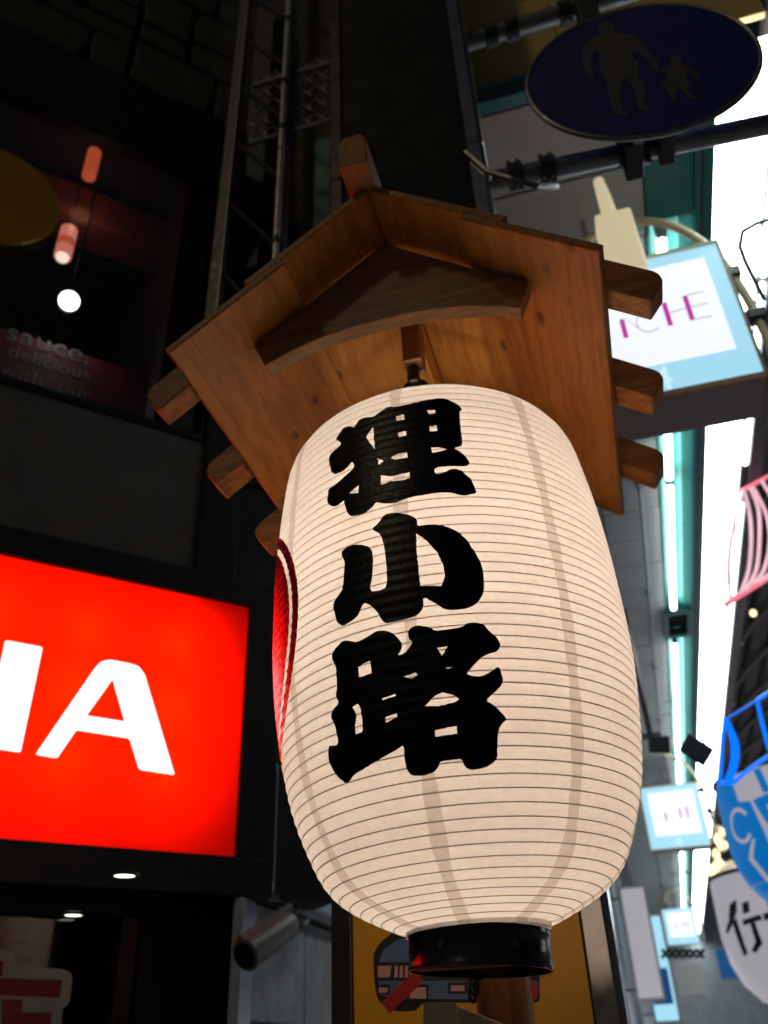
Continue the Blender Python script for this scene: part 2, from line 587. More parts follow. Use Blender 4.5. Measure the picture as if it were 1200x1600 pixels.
trough(3.95, 9.78, 'nearest fluorescent light trough with teal reflector above the big lit sign')
trough(10.65, 18.9, 'fluorescent light trough with teal reflector beyond the square dark vent')
trough(19.2, 28.0, 'fluorescent light trough with teal reflector above the second lit sign')
trough(28.3, 44.0, 'farthest fluorescent light trough at the end of the arcade')
vent = thing('ceiling_vent', 'square teal framed vent between two light troughs', 'vent', AW(0.88, 10.2, ZC))
for a, b in (((0.70, 9.82, ZC - 0.05), (0.76, 10.6, ZC + 0.05)), ((0.98, 9.82, ZC - 0.05), (1.03, 10.6, ZC + 0.05)),
             ((0.76, 9.82, ZC - 0.05), (0.98, 9.92, ZC + 0.05)), ((0.76, 10.5, ZC - 0.05), (0.98, 10.6, ZC + 0.05))):
    MB(AW).box(a, b).build('vent_frame', M['teal'], vent, bevel=0.006)
MB(AW).box((0.76, 9.92, ZC + 0.1), (0.98, 10.5, ZC + 0.12)).build('vent_back', M['black'], vent)
for k in range(5):
    MB(AW).box((0.76, 9.98 + k * 0.11, ZC + 0.03), (0.98, 10.0 + k * 0.11, ZC + 0.09)).build('louvre', M['dark_metal'], vent)

beam = thing('arcade_edge_beam', 'dark teal beam between the light troughs and the luminous panels', 'beam', AW(1.09, 20, ZC))
MB(AW).box((1.034, 2.9, ZC - 0.03), (1.146, 46, ZC + 0.12)).build('beam_body', M['teal'], beam)
MB(AW).box((1.07, 2.9, ZC - 0.036), (1.085, 46, ZC - 0.0302)).build('beam_seam', M['dark_metal'], beam)

lp = thing('luminous_ceiling', 'broad white luminous ceiling band running down the arcade', 'ceiling light', AW(1.3, 20, ZC))
a = 2.9
while a < 45:
    MB(AW).box((1.15, a, ZC - 0.01), (1.445, a + 1.79, ZC + 0.02)).build('light_panel', M['panel_light'], lp)
    MB(AW).box((1.152, a + 1.79, ZC - 0.004), (1.443, a + 1.8, ZC + 0.02)).build('panel_joint', M['grey_beam'], lp)
    a += 1.8
MB(AW).box((1.447, 2.9, ZC - 0.05), (1.458, 46, ZC + 0.05)).build('panel_edge', M['grey_beam'], lp)
strip = thing('tube_strip', 'row of thin fluorescent tubes along the outer edge of the luminous band', 'tube lights', AW(1.49, 20, ZC))
for a, b in ((2.95, 4.6), (4.68, 6.9), (7.6, 9.66), (9.72, 12.0), (12.05, 14.4), (14.45, 17.4), (17.5, 20.4), (20.5, 23.4), (23.5, 26.4), (26.5, 29.4), (29.5, 33), (33.1, 37), (37.1, 42)):
    MB(AW).tube([(1.492, a, ZC - 0.03), (1.492, b, ZC - 0.03)], 0.021, 10).build('tube', M['tube'], strip, smooth=True)
MB(AW).box((1.47, 2.9, ZC + 0.0), (1.515, 46, ZC + 0.05)).build('tube_batten', M['gutter'], strip)
MB(AW).box((1.52, 2.9, ZC - 0.06), (1.64, 46, ZC + 0.12)).build('gutter_beam', M['gutter'], strip, bevel=0.01)

# curved arcade roof to the right
vault = MB()
VC, VR = 5.3, 3.66
def vp(y, a, r=VR): return AW(VC - r * math.cos(a), y, ZC + r * math.sin(a) * 0.9)
vb = thing('arcade_roof', 'dark curved arcade roof with pale arched ribs', 'roof', AW(VC, 20, ZC))
mb = MB()
K = 24
for i in range(K + 1):
    an = math.pi * i / K
    mb.v += [vp(2.9, an, VR + 0.1), vp(60, an, VR + 0.1), vp(2.9, an, VR + 0.14), vp(60, an, VR + 0.14)]
for i in range(K):
    k = i * 4
    mb.f += [(k, k + 1, k + 5, k + 4), (k + 2, k + 6, k + 7, k + 3)]
mb.build('roof_sheet', M['vault'], vb)
yy = 4.0
while yy < 46:
    MB().tube([vp(yy, math.pi * i / 20) for i in range(21)], 0.07, 6).build('arched_rib', M['vault_rib'], vb, smooth=True)
    yy += 2.4
for i in range(1, 16):
    an = math.pi * i / 16
    MB().tube([vp(2.9, an, VR + 0.02), vp(50, an, VR + 0.02)], 0.05, 6).build('purlin', M['dark_metal'], vb)

# left shops under the arcade
row_ = thing('shop_row', 'blue grey shopfront row along the left side of the arcade', 'building', (-1.4, 20, 0))
MB(AW).box((-1.9, 7.2, 0), (-1.25, 46, 5.99)).build('wall', M['shopfront'], row_)
for k in range(9):
    MB(AW).box((-1.25, 7.3 + k * 4.2, 0), (-0.85, 7.8 + k * 4.2, 5.98)).build('pier', M['shopfront'], row_, bevel=0.02)
    MB(AW).box((-1.25, 7.9 + k * 4.2, 0.1), (-1.2, 11.4 + k * 4.2, 2.6)).build('shop_window', M['sign_lit_white'] if k in (2, 4, 5) else M['dark_metal'], row_)
    MB(AW).box((-1.25, 7.9 + k * 4.2, 2.9), (-1.1, 11.4 + k * 4.2, 3.7)).build('sign_band', M['blue_box'] if k % 2 else M['concrete'], row_, bevel=0.01)
MB(AW).box((-1.6, 46.1, 0), (9.5, 46.3, 9.5)).build('end_wall', M['shopfront'], row_)
rr = thing('shop_row_opposite', 'pale shopfront row along the right side of the arcade', 'building', (9.2, 20, 0))
MB(AW).box((8.95, 3, 0), (9.3, 46, 5.99)).build('wall', M['concrete'], rr)
for k in range(9):
    MB(AW).box((8.8, 4.0 + k * 4.6, 0.1), (8.94, 7.9 + k * 4.6, 2.7)).build('shop_window', M['sign_lit_white'] if k % 2 else M['dark_metal'], rr)
    MB(AW).box((8.7, 4.0 + k * 4.6, 3.0), (8.94, 7.9 + k * 4.6, 3.9)).build('sign_band', M['cloth_blue'] if k % 3 == 0 else M['lantern_cloth'], rr, bevel=0.01)

# three lit name signs hanging across the arcade
def name_sign(dx, y0, label, near):
    s = thing('hanging_sign', label, 'sign', (0.6 + dx, y0 + 0.15, 4.34), 'lit name signs hanging in the arcade')
    def F(x, y, z): return Vector((x + dx, y0 + y, z))
    XL, XR, ZB, ZT = 0.13, 1.075, 4.335, 5.335
    MB(F).box((XL, 0.012, ZB), (XR, 0.36, ZT)).build('case', M['box_grey'], s, bevel=0.01)
    MB(F).box((XL + 0.012, 0.004, ZB + 0.012), (XR - 0.012, 0.0115, ZT - 0.012)).build('blue_face', M['sign_lit_blue'], s)
    MB(F).box((XL + 0.115, 0.0, ZB + 0.205), (XR - 0.095, 0.0036, ZT - 0.1)).build('white_face', M['sign_lit_white'], s)
    for a, b in (((XL, -0.012, ZT - 0.012), (XR, 0.012, ZT + 0.004)), ((XL, -0.012, ZB - 0.004), (XR, 0.012, ZB + 0.012)),
                 ((XL - 0.004, -0.012, ZB + 0.0125), (XL + 0.012, 0.012, ZT - 0.0125)), ((XR - 0.012, -0.012, ZB + 0.0125), (XR + 0.004, 0.012, ZT - 0.0125))):
        MB(F).box(a, b).build('frame_bar', M['cream'], s)
    f = -0.003
    for xa, za, zb in ((0.468, 4.765, 4.905), (0.705, 4.785, 4.958), (0.819, 4.79, 4.975)):
        MB(F).box((xa - 0.013, f, za), (xa + 0.013, -0.0004, zb)).build('letter_stroke', M['sign_magenta'], s)
    def hair(pts, r=0.003): MB(F).tube([(x, f, z) for x, z in pts], r, 5).build('letter_hairline', M['sign_hair'], s)
    hair([(0.30, 4.76), (0.30, 4.9)])
    hair([(0.30, 4.9), (0.385, 4.76)])
    hair([(0.385, 4.76), (0.385, 4.9)])
    hair([(0.60 + 0.062 * math.cos(a), 4.845 + 0.075 * math.sin(a)) for a in [0.7 + i * 0.25 for i in range(20)]])
    hair([(0.49, 4.90), (0.55, 4.80)], 0.002)
    hair([(0.72, 4.875), (0.806, 4.885)])
    for z in (4.79, 4.885, 4.975):
        hair([(0.834, z), (0.92, z)])
    text_print('digit', '4', 0.23, lambda x, y: F(0.53 + x, -0.002 + 0.0055, 4.365 + y), M['sign_digit'], s)
    pts = [(0.30, 5.55), (0.35, 5.74), (0.46, 5.84), (0.6, 5.885), (0.79, 5.86), (0.96, 5.72), (1.1, 5.45), (1.17, 5.1), (1.2, 4.7), (1.19, 4.4)]
    def sm(p):
        out = []
        for i in range(len(p) - 1):
            q = [p[max(0, i - 1)], p[i], p[i + 1], p[min(len(p) - 1, i + 2)]]
            for k in range(5):
                t = k / 5
                out.append(tuple(0.5 * (2 * q[1][c] + (q[2][c] - q[0][c]) * t + (2 * q[0][c] - 5 * q[1][c] + 4 * q[2][c] - q[3][c]) * t * t + (3 * q[1][c] - q[0][c] - 3 * q[2][c] + q[3][c]) * t ** 3) for c in (0, 1)))
        return out + [p[-1]]
    hp = MB(F).tube([(x, 0.2, z) for x, z in sm(pts)], 0.026, 10).build('hoop_pipe', M['cream'], s, smooth=True)
    for x, z in ((1.14, 5.25), (1.185, 4.9)):
        MB(F).box((x - 0.05, 0.16, z - 0.035), (x + 0.05, 0.24, z + 0.035)).build('hoop_clamp', M['dark_metal'], s, bevel=0.008)
        MB(F).tube([(XR, 0.2, z), (x, 0.2, z)], 0.014, 8).build('stay', M['cream'], s)
    for x in (0.42, 0.66):
        MB(F).tube([(x, 0.2, ZT), (x, 0.2, 5.99)], 0.02, 8).build('hanger_rod', M['grey_beam'], s)
    return s
name_sign(0, 3.6, 'nearest lit white and blue sign with magenta strokes, half hidden by the wooden roof', True)
name_sign(0.19, 15.3, 'second lit white and blue sign, small and blurred beside the paper lantern', False)
name_sign(0.45, 30.0, 'farthest lit white and blue sign low in the arcade', False)

# cream hanger box before the nearest sign; its glow imitates warm light on it
lb = thing('hanger_box', 'cream hanger box on a tapered stem behind the wooden roof, warm light painted as glow', 'lamp', (0.5, 3.4, 5.3))
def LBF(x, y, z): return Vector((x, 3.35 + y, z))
MB(LBF).box((0.436, 0, 5.02), (0.636, 0.15, 5.50)).build('box_body', M['glow_cream'], lb, bevel=0.012)
MB(LBF).tube([(0.53, 0.08, 5.5), (0.53, 0.08, 5.56), (0.525, 0.08, 5.75), (0.52, 0.08, 5.88), (0.52, 0.08, 5.9)], [0.046, 0.044, 0.038, 0.03, 0.01], 14).build('stem', M['glow_cream'], lb, smooth=True)
# dark conduit hook at the right edge
hk = MB().tube([at(1210, 340, 3.4), at(1180, 350, 3.4), at(1160, 362, 3.4), at(1156, 385, 3.4), at(1165, 410, 3.4), at(1180, 440, 3.4), at(1194, 468, 3.4)], 0.012, 8).build('conduit_hook', M['galv'], smooth=True, loc=at(1160, 362, 3.4))
tag(hk, 'thin bent grey conduit hook beside the nearest lit sign', 'conduit')

# loudspeakers, bulbs, rope light shapes, great round lanterns
def speaker(px, py, Y, size, label, roll):
    p = at(px, py, Y)
    t = thing('loudspeaker', label, 'loudspeaker', p)
    R = Matrix.Rotation(roll, 3, 'Y') @ Matrix.Rotation(0.25, 3, 'X')
    def F(x, y, z): return p + R @ Vector((x, y, z))
    MB(F).box((-size, -size * 0.8, -size * 0.8), (size, size * 0.8, size * 0.8)).build('case', M['speaker'], t, bevel=size * 0.12)
    MB(F).box((-size * 0.85, -size * 0.86, -size * 0.65), (size * 0.85, -size * 0.81, size * 0.65)).build('grille', M['dark_metal'], t)
    MB(F).tube([(0, size * 0.8, 0), (0, size * 1.5, 0), (0, size * 1.6, size)], size * 0.1, 8).build('bracket', M['galv'], t)
speaker(1088, 1172, 9.0, 0.13, 'black loudspeaker tilted in front of the luminous band', 0.75)
speaker(1030, 1163, 9.5, 0.11, 'dark loudspeaker beside the right edge of the paper lantern', 0.15)

rl = thing('red_rope_lantern', 'red and pink rope light in the shape of a lantern at the right edge', 'rope light', at(1143, 938, 7.0))
def curve(px, Y, r, m, name, par, n=8):
    P = [at(x, y, Y + dy) for x, y, dy in px]
    out = []
    for i in range(len(P) - 1):
        q = [P[max(0, i - 1)], P[i], P[i + 1], P[min(len(P) - 1, i + 2)]]
        for k in range(5):
            t = k / 5
            out.append(0.5 * (2 * q[1] + (q[2] - q[0]) * t + (2 * q[0] - 5 * q[1] + 4 * q[2] - q[3]) * t * t + (3 * q[1] - q[0] - 3 * q[2] + q[3]) * t ** 3))
    out.append(P[-1])
    return MB().tube(out, r, n).build(name, m, par, smooth=True)
curve([(1155, 768, 0), (1164, 764, 0.05), (1230, 728, 0.2)], 7, 0.02, M['rope_red'], 'top_bar', rl)
curve([(1134, 945, 0), (1146, 936, 0.05), (1172, 920, 0.1), (1230, 884, 0.2)], 7, 0.026, M['rope_red'], 'bottom_bar', rl)
for arc in ([(1160, 768, 0), (1150, 805, -0.2), (1141, 850, -0.3), (1138, 900, -0.2), (1142, 936, 0)],
            [(1163, 768, 0), (1171, 800, 0.1), (1174, 840, 0.1), (1170, 890, 0.1), (1158, 926, 0.05)],
            [(1172, 762, 0), (1185, 795, 0.1), (1187, 840, 0.1), (1182, 890, 0.1), (1166, 922, 0.05)],
            [(1176, 760, 0), (1198, 805, 0.1), (1203, 850, 0.1), (1192, 895, 0.1), (1172, 918, 0.1)],
            [(1190, 750, 0), (1220, 805, 0.1), (1226, 850, 0.1), (1210, 890, 0.1), (1185, 910, 0.1)]):
    curve(arc, 7, 0.017, M['rope_pink'], 'rib_light', rl)
bl = thing('blue_rope_lantern', 'bright blue rope light shape hanging above the great blue and white lantern', 'rope light', at(1135, 1210, 8.5))
for arc in ([(1133, 1122, 0), (1128, 1160, 0), (1126, 1200, 0), (1124, 1226, 0)], [(1134, 1124, 0), (1145, 1165, 0), (1142, 1200, 0), (1132, 1226, 0)],
            [(1136, 1126, 0), (1151, 1160, 0), (1151, 1190, 0), (1140, 1226, 0)], [(1146, 1224, 0), (1162, 1209, 0), (1185, 1192, 0), (1215, 1172, 0)],
            [(1215, 1076, 0), (1200, 1083, 0), (1183, 1094, 0)], [(1183, 1094, 0), (1191, 1130, 0), (1202, 1172, 0)], [(1183, 1094, 0), (1160, 1108, 0), (1134, 1124, 0)]):
    curve(arc, 8.5, 0.019 if arc[-1][0] != 1134 else 0.008, M['rope_blue'], 'light_rope', bl)
for px, py, Y, r, lab in ((1140, 1366, 16, 0.19, 'round white globe lamp just under the blue lantern'), (1195, 1210, 14, 0.17, 'cream globe lamp above the blue lantern at the right edge')):
    p = at(px, py, Y)
    g = thing('globe_lamp', lab, 'lamp', p)
    mb = MB()
    lathe(mb, [(r * math.sin(math.pi * i / 12) + 0.001, -r * math.cos(math.pi * i / 12)) for i in range(13)], p, 20)
    mb.build('globe', M['globe'], g, smooth=True)
    MB().tube([p + Vector((0, 0, r * 0.95)), p + Vector((0, 0, r * 1.4))], r * 0.2, 10).build('lamp_cap', M['dark_metal'], g)
p = at(1177, 958, 10)
g = thing('bare_bulb', 'tiny yellow bulb against the dark arcade roof', 'lamp', p)
mb = MB(); lathe(mb, [(0.004, -0.045), (0.03, -0.03), (0.04, 0), (0.03, 0.03), (0.004, 0.045)], p, 12)
mb.build('bulb', M['warm_bulb'], g, smooth=True)
MB().tube([p + Vector((0, 0, 0.045)), p + Vector((0, 0, 0.1))], 0.02, 8).build('bulb_cap', M['dark_metal'], g)
# gilded ornament cluster between sign and lantern
orn = thing('gilt_ornament', 'cluster of small pale gold lamps hanging by the second lit sign', 'ornament', at(1125, 1330, 14))
for px, py, s in ((1122, 1312, .09), (1126, 1322, .07), (1133, 1320, .06), (1119, 1335, .08), (1125, 1348, .07), (1118, 1352, .06), (1128, 1300, .07), (1112, 1362, .1), (1120, 1360, .08)):
    p = at(px, py, 14)
    mb = MB(); lathe(mb, [(0.01, -s), (s * .6, -s * .4), (s * .7, 0), (s * .5, s * .5), (0.01, s)], p, 10)
    mb.build('small_lamp', M['warm_bulb'], orn, smooth=True)
MB().tube([at(1110, 1372, 14), at(1146, 1348, 14)], 0.05, 8).build('gilt_bar', M['glow_cream'], orn)
MB().tube([at(1121, 1290, 14), at(1128, 1310, 14), at(1130, 1330, 14)], 0.03, 8).build('gilt_arm', M['glow_cream'], orn)

# two great cloth lanterns hanging one behind the other
def great_lantern(c, R, H, label):
    t = thing('cloth_lantern', label, 'lantern', c, 'great cloth lanterns in the arcade')
    prof = [(R * 0.25, -H), (R * 0.45, -H * 0.97), (R * 0.68, -H * 0.85), (R * 0.86, -H * 0.62), (R * 0.96, -H * 0.33), (R, 0), (R * 1.0, H * 0.15), (R * 0.99, H * 0.75), (R * 0.985, H * 0.8)]
    mb = MB()
    lathe(mb, prof, c, 48)
    mb.build('cloth', M['lantern_lit'], t, smooth=True)
    MB().tube([c + Vector((R * math.cos(a), R * math.sin(a), H * 0.81)) for a in [i * math.pi / 18 for i in range(36)]], 0.03, 6, closed=True).build('top_hoop', M['dark_metal'], t)
    def put(th, z, e=0.012):
        zs = [(h, r) for r, h in prof]
        z = max(zs[0][0], min(zs[-1][0], z * H))
        for (h0, r0), (h1, r1) in zip(zs, zs[1:]):
            if h0 <= z <= h1:
                r = r0 + (r1 - r0) * (z - h0) / (h1 - h0) + e
                break
        a = math.radians(th) - math.pi / 2
        return c + Vector((r * math.cos(a), r * math.sin(a), z))
    return t, put
def decal(name, loops, put, m, t, step=4):
    sc = 30.0
    v, tr = fill2d([[(a, z * sc) for a, z in l] for l in loops], step)
    mb = MB()
    mb.v = [put(p.x, p.y / sc) for p in v]
    mb.f = tr
    return mb.build(name, m, t, smooth=True)
cb = Vector((2.05, 11.0, 3.545))
t, put = great_lantern(cb, 0.95, 0.79, 'great white lantern with bold blue pattern at the right edge')
decal('blue_wave', [[(-120, .75), (-58, .75), (-56, .4), (-46, .36), (-42, .0), (-40, -.5), (-36, -.9), (-120, -.9)]], put, M['lantern_blue'], t)
decal('blue_stripe', [[(-38, .75), (-33, .75), (-30, .42), (-35, .42)]], put, M['lantern_blue'], t)
decal('blue_field', [[(-44, .36), (-20, .44), (10, .44), (10, -.02), (-26, -.02), (-38, .02)], [(-35, .26), (-32, .26), (-32, .2), (-35, .2)], [(-34, .12), (-31, .12), (-31, .06), (-34, .06)]], put, M['lantern_blue'], t, 3)
decal('blue_bar', [[(-36, -.12), (10, -.12), (10, -.2), (-37, -.2)]], put, M['lantern_blue'], t)
decal('blue_bar', [[(-35, -.34), (-10, -.34), (-10, -.44), (-35, -.44)]], put, M['lantern_blue'], t)
put2 = lambda a, z: put(a, z, 0.02)
def ring(a0, z0, ra, rz, w, s0, s1):
    o = [(a0 + ra * math.cos(math.radians(s)), z0 + rz * math.sin(math.radians(s))) for s in range(s0, s1, 12)]
    i_ = [(a0 + (ra - w) * math.cos(math.radians(s)), z0 + (rz - w * .022) * math.sin(math.radians(s))) for s in range(s0, s1, 12)]
    return o + i_[::-1]
decal('pale_swirl', [ring(-60, .1, 11, .24, 2.5, 30, 330)], put2, M['lantern_lit'], t, 3)
decal('pale_swirl', [[(-53, -.12), (-50, -.12), (-58, -.34), (-54, -.6), (-44, -.82), (-46, -.86), (-58, -.66), (-63, -.34)]], put2, M['lantern_lit'], t, 3)
cw = Vector((2.1, 14.0, 2.86))
t, put = great_lantern(cw, 1.1, 0.92, 'great pale lantern with black brush writing below the blue one')
for st_ in ([(-58, .42), (-50, .48), (-52, .3), (-60, .12), (-68, .02), (-71, .06), (-63, .2)], [(-59, .16), (-54, .22), (-53, -.3), (-58, -.34)],
            [(-46, .4), (-40, .42), (-41, .26), (-47, .24)], [(-49, .16), (-34, .2), (-33, .12), (-49, .08)], [(-43, .1), (-39, .1), (-38, -.2), (-46, -.32), (-49, -.28), (-43, -.16)],
            [(-27, .44), (-22, .46), (-23, -.3), (-28, -.3)], [(-32, .2), (-14, .26), (-14, .18), (-32, .1)], [(-20, .08), (-12, -.2), (-15, -.26), (-24, .0)]):
    decal('black_writing', [[(a_, z_ * 0.9) for a_, z_ in st_]], put, M['speaker'], t, 3)
zz = thing('zigzag_banner', 'dark zigzag lattice strip hanging low in the arcade', 'banner', at(1065, 1490, 18))
for i in range(6):
    MB().tube([at(1034 + i * 11, 1483, 18), at(1045 + i * 11, 1497, 18)], 0.03, 6).build('lattice_bar', M['speaker'], zz)
    MB().tube([at(1034 + i * 11, 1497, 18.05), at(1045 + i * 11, 1483, 18.05)], 0.03, 6).build('lattice_bar', M['speaker'], zz)
for k, (x0, x1, y0_, y1_, Y, mm, lab) in enumerate(((1128, 1148, 1482, 1530, 20, 'cloth_blue', 'narrow blue banner hanging under the great pale lantern'), (1062, 1096, 1502, 1556, 22, 'lantern_cloth', 'white banner hanging just below the zigzag lattice'), (1022, 1042, 1512, 1570, 24, 'cloth_blue', 'small blue banner left of the white banner'), (985, 1040, 1230, 1180, 11, 'concrete', 'pale board fixed under the arcade ceiling beside the lantern'))):
    a, b = at(x0, max(y0_, y1_), Y), at(x1, min(y0_, y1_), Y)
    o = MB().box((a.x, Y, a.z), (b.x, Y + 0.04, b.z)).build('banner' if k < 3 else 'ceiling_sign', M[mm], bevel=0.008, loc=(a.x, Y, a.z))
    tag(o, lab, 'banner' if k < 3 else 'board')

# small plates and upright signs along the left shop row
for (y0_, x_, z0_, z1_, w, mm, nm, lab, cat) in (
        (19.0, -0.7, 2.4, 4.4, 0.5, 'lantern_lit', 'upright_sign', 'pale lit upright sign far along the left shop row', 'sign'),
        (25.0, -0.6, 2.2, 4.6, 0.6, 'sign_lit_blue', 'upright_sign', 'pale blue lit upright sign at the far end of the left shop row', 'sign')):
    t = thing(nm, lab, cat, AW(x_, y0_, z0_), 'upright signs on the left shop row')
    MB(AW).box((x_ - 0.02, y0_ + 0.004, z0_), (x_ + w, y0_ + 0.2, z1_)).build('case', M['box_grey'], t, bevel=0.01)
    MB(AW).box((x_ + 0.02, y0_ - 0.004, z0_ + 0.05), (x_ + w - 0.04, y0_ + 0.0035, z1_ - 0.05)).build('lit_face', M[mm], t)
    for z in (z0_ + 0.2, z1_ - 0.2):
        MB(AW).tube([(x_, y0_ + 0.1, z), (-1.25, y0_ + 0.1, z)], 0.02, 8).build('bracket', M['dark_metal'], t)

# cables and small fittings under the arcade ceiling
for (x_, z_, r_, lab) in ((0.55, 5.93, 0.018, 'grey conduit running under the ceiling beside the light troughs'), (0.18, 5.95, 0.012, 'thin dark cable clipped under the ceiling boards')):
    t = thing('ceiling_conduit', lab, 'conduit', AW(x_, 12, z_))
    MB(AW).tube([(x_, 4.2, z_), (x_, 44, z_)], r_, 8).build('pipe', M['grey_beam'] if r_ > 0.015 else M['dark_metal'], t, smooth=True)
    for k in range(16):
        MB(AW).box((x_ - 0.03, 4.6 + k * 2.3, z_ + 0.0), (x_ + 0.03, 4.64 + k * 2.3, 5.998)).build('clip', M['dark_metal'], t)
hr = thing('hanger_pole', 'brown hanging pole above the loudspeaker beside the lantern', 'pole', AW(-0.1, 9.6, 5))
q = at(1016, 1150, 9.6)
MB().tube([Vector((q.x, q.y, 5.99)), q], 0.03, 8).build('pole', M['steel_brown'], hr, smooth=True)
MB().box((q.x - 0.12, q.y - 0.02, q.z - 0.03), (q.x + 0.12, q.y + 0.02, q.z + 0.03)).build('cross_plate', M['dark_metal'], hr)

# ================================================================== left shop on the chamfered corner
P0 = Vector((-1.533, 3.316, 0))
DV = Vector((0.698, 0.716, 0)).normalized()
NV = Vector((DV.y, -DV.x, 0))                     # towards the viewer
def FW(u, d, z): return P0 + DV * u - NV * d + Vector((0, 0, z))      # d = depth into the building
def fpx(px, py, d=0.0):
    r = ray(px, py)
    t = ((P0 - CAM).dot(NV) - d) / r.dot(NV)
    p = CAM + r * t
    return (p - P0).dot(DV), p.z
def onf(px, py, d=0.0):
    u, z = fpx(px, py, d)
    return FW(u, d, z)

shop = thing('corner_shop', 'dark corner shop with tall glazed upper floor and red sign', 'building', FW(-1.2, 0.5, 0))
U0, U1 = -3.6, 0.12
# upper wall of irregular stones
MB(FW).box((U0, 0.06, 6.95), (-0.2, 0.4, 9.6)).build('upper_wall', M['mortar'], shop)
def stones(u0, u1, z0, z1, depth=0):
    if depth < 4 and (u1 - u0 > 0.75 or z1 - z0 > 0.6 or (depth < 2)):
        if (u1 - u0) * random.uniform(0.8, 1.25) > (z1 - z0) * 1.25:
            c = u0 + (u1 - u0) * random.uniform(0.3, 0.7)
            stones(u0, c, z0, z1, depth + 1); stones(c, u1, z0, z1, depth + 1)
        else:
            c = z0 + (z1 - z0) * random.uniform(0.3, 0.7)
            stones(u0, u1, z0, c, depth + 1); stones(u0, u1, c, z1, depth + 1)
        return
    g = 0.008
    du, dz = (u1 - u0), (z1 - z0)
    j = lambda k: random.uniform(0, k)
    poly = [(u0 + g + j(du * .1), z0 + g + j(dz * .1)), (u0 + du * random.uniform(.4, .6), z0 + g + j(.015)), (u1 - g - j(du * .1), z0 + g + j(dz * .1)), (u1 - g - j(.02), z0 + dz * .5),
            (u1 - g - j(du * .1), z1 - g - j(dz * .1)), (u0 + du * random.uniform(.4, .6), z1 - g - j(.015)), (u0 + g + j(du * .1), z1 - g - j(dz * .1)), (u0 + g + j(.02), z0 + dz * .5)]
    MB(FW).prism(poly, 0.055, random.uniform(-0.005, 0.015), lambda p, q, d: (p, d, q)).build('stone', M['stone'], shop, bevel=0.008, seg=1)
for k in range(4):
    stones(U0 + k * 0.85, U0 + (k + 1) * 0.85, 6.93, 8.2)
    stones(U0 + k * 0.85, U0 + (k + 1) * 0.85, 8.2, 9.4)
MB(FW).box((U0, -0.02, 6.26), (-0.2, 0.055, 6.92)).build('lintel', M['black'], shop, bevel=0.01)
# room behind the glass
MB(FW).box((U0, 2.4, 4.2), (0.1, 2.5, 6.9)).build('back_wall', M['room'], shop)
MB(FW).box((U0, 0.06, 6.5), (0.1, 2.4, 6.6)).build('room_ceiling', M['room'], shop)
MB(FW).box((U0, 0.06, 4.1), (0.1, 2.4, 4.2)).build('room_floor', M['room'], shop)
MB(FW).box((-0.55, 0.06, 4.2), (-0.45, 2.4, 6.5)).build('side_wall', M['room'], shop)
a, b = fpx(0, 262, 0.5), fpx(290, 345, 0.5)
MB(FW).box((U0, 0.5, a[1] - 0.16), (b[0], 0.75, a[1] + 0.14)).build('bulkhead', M['beam_brown'], shop, bevel=0.01)
MB(FW).box((U0, 0.02, 4.27), (-0.3, 0.035, 6.3)).build('window_glass', M['glass'], shop)
for u in (-2.6, -1.72, -0.84):
    MB(FW).box((u - 0.02, 0.0, 4.27), (u + 0.02, 0.05, 6.3)).build('mullion', M['black'], shop) if u < -1.8 else None
MB(FW).box((U0, -0.01, 4.22), (-0.3, 0.05, 4.27)).build('sill', M['black'], shop, bevel=0.006)
# rendered panel, pilaster, frame round the red sign
MB(FW).box((U0, 0.0, 3.36), (-0.285, 0.06, 4.218)).build('render_panel', M['grey_panel'], shop)
MB(FW).box((-0.28, -0.03, 3.2), (-0.085, 0.3, 5.1)).build('pilaster', M['black'], shop, bevel=0.008)
MB(FW).box((-0.083, 0.08, 2.1), (0.5, 0.3, 4.6)).build('return_wall', M['shop_wall'], shop)
MB(FW).box((U0, 0.1, 2.06), (0.0, 0.3, 3.36)).build('sign_wall', M['shop_wall'], shop)
# entrance below: ceiling, back wall, door frame
MB(FW).box((U0, 0.12, 2.03), (-0.02, 2.6, 2.058)).build('porch_ceiling', M['shop_wall'], shop)
MB(FW).box((U0, 2.0, 0), (0.1, 2.1, 2.028)).build('porch_back_wall', M['shop_wall'], shop)
MB(FW).box((-0.3, 0.12, 0), (0.14, 0.5, 2.028)).build('corner_post', M['black'], shop, bevel=0.01)
MB(FW).box((-0.375, 0.14, 0), (-0.305, 0.2, 2.028)).build('door_frame', M['steel_brown'], shop, bevel=0.006)
MB(FW).box((U0, 0.22, 0), (-0.38, 0.232, 2.028)).build('door_glass', M['glass'], shop)

# red lit sign
rs = thing('red_lit_sign', 'large glowing red sign with white letters in a black case', 'sign', FW(-0.7, 0, 2.2))
UL, UR, ZB, ZT = -1.75, -0.03, 2.215, 3.30
MB(FW).box((UL - .05, 0.085, ZB - 0.02), (UR + 0.0, 0.098, ZT + 0.02)).build('case_back', M['letter_white'], rs)
for a, b in (((UL - 0.06, -0.1, ZT + 0.001), (0.13, 0.098, ZT + 0.13)), ((UL - 0.06, -0.1, ZB - 0.14), (0.13, 0.098, ZB - 0.001)), ((UR + 0.001, -0.1, ZB - 0.0005), (0.13, 0.098, ZT + 0.0005)), ((UL - 0.06, -0.1, ZB - 0.0005), (UL - 0.001, 0.098, ZT + 0.0005))):
    MB(FW).box(a, b).build('case_frame', M['black'], rs, bevel=0.004)
MB(FW).box((UL, -0.082, ZB), (UR, -0.078, ZT)).build('red_face', M['acryl_red'], rs)
def fput(p, q): 
    u, z = fpx(p, q, -0.083)
    return FW(u, -0.0835, z)
def cr(l, s=2.133, oy=850): return [(a / s, oy + b / s) for a, b in l]
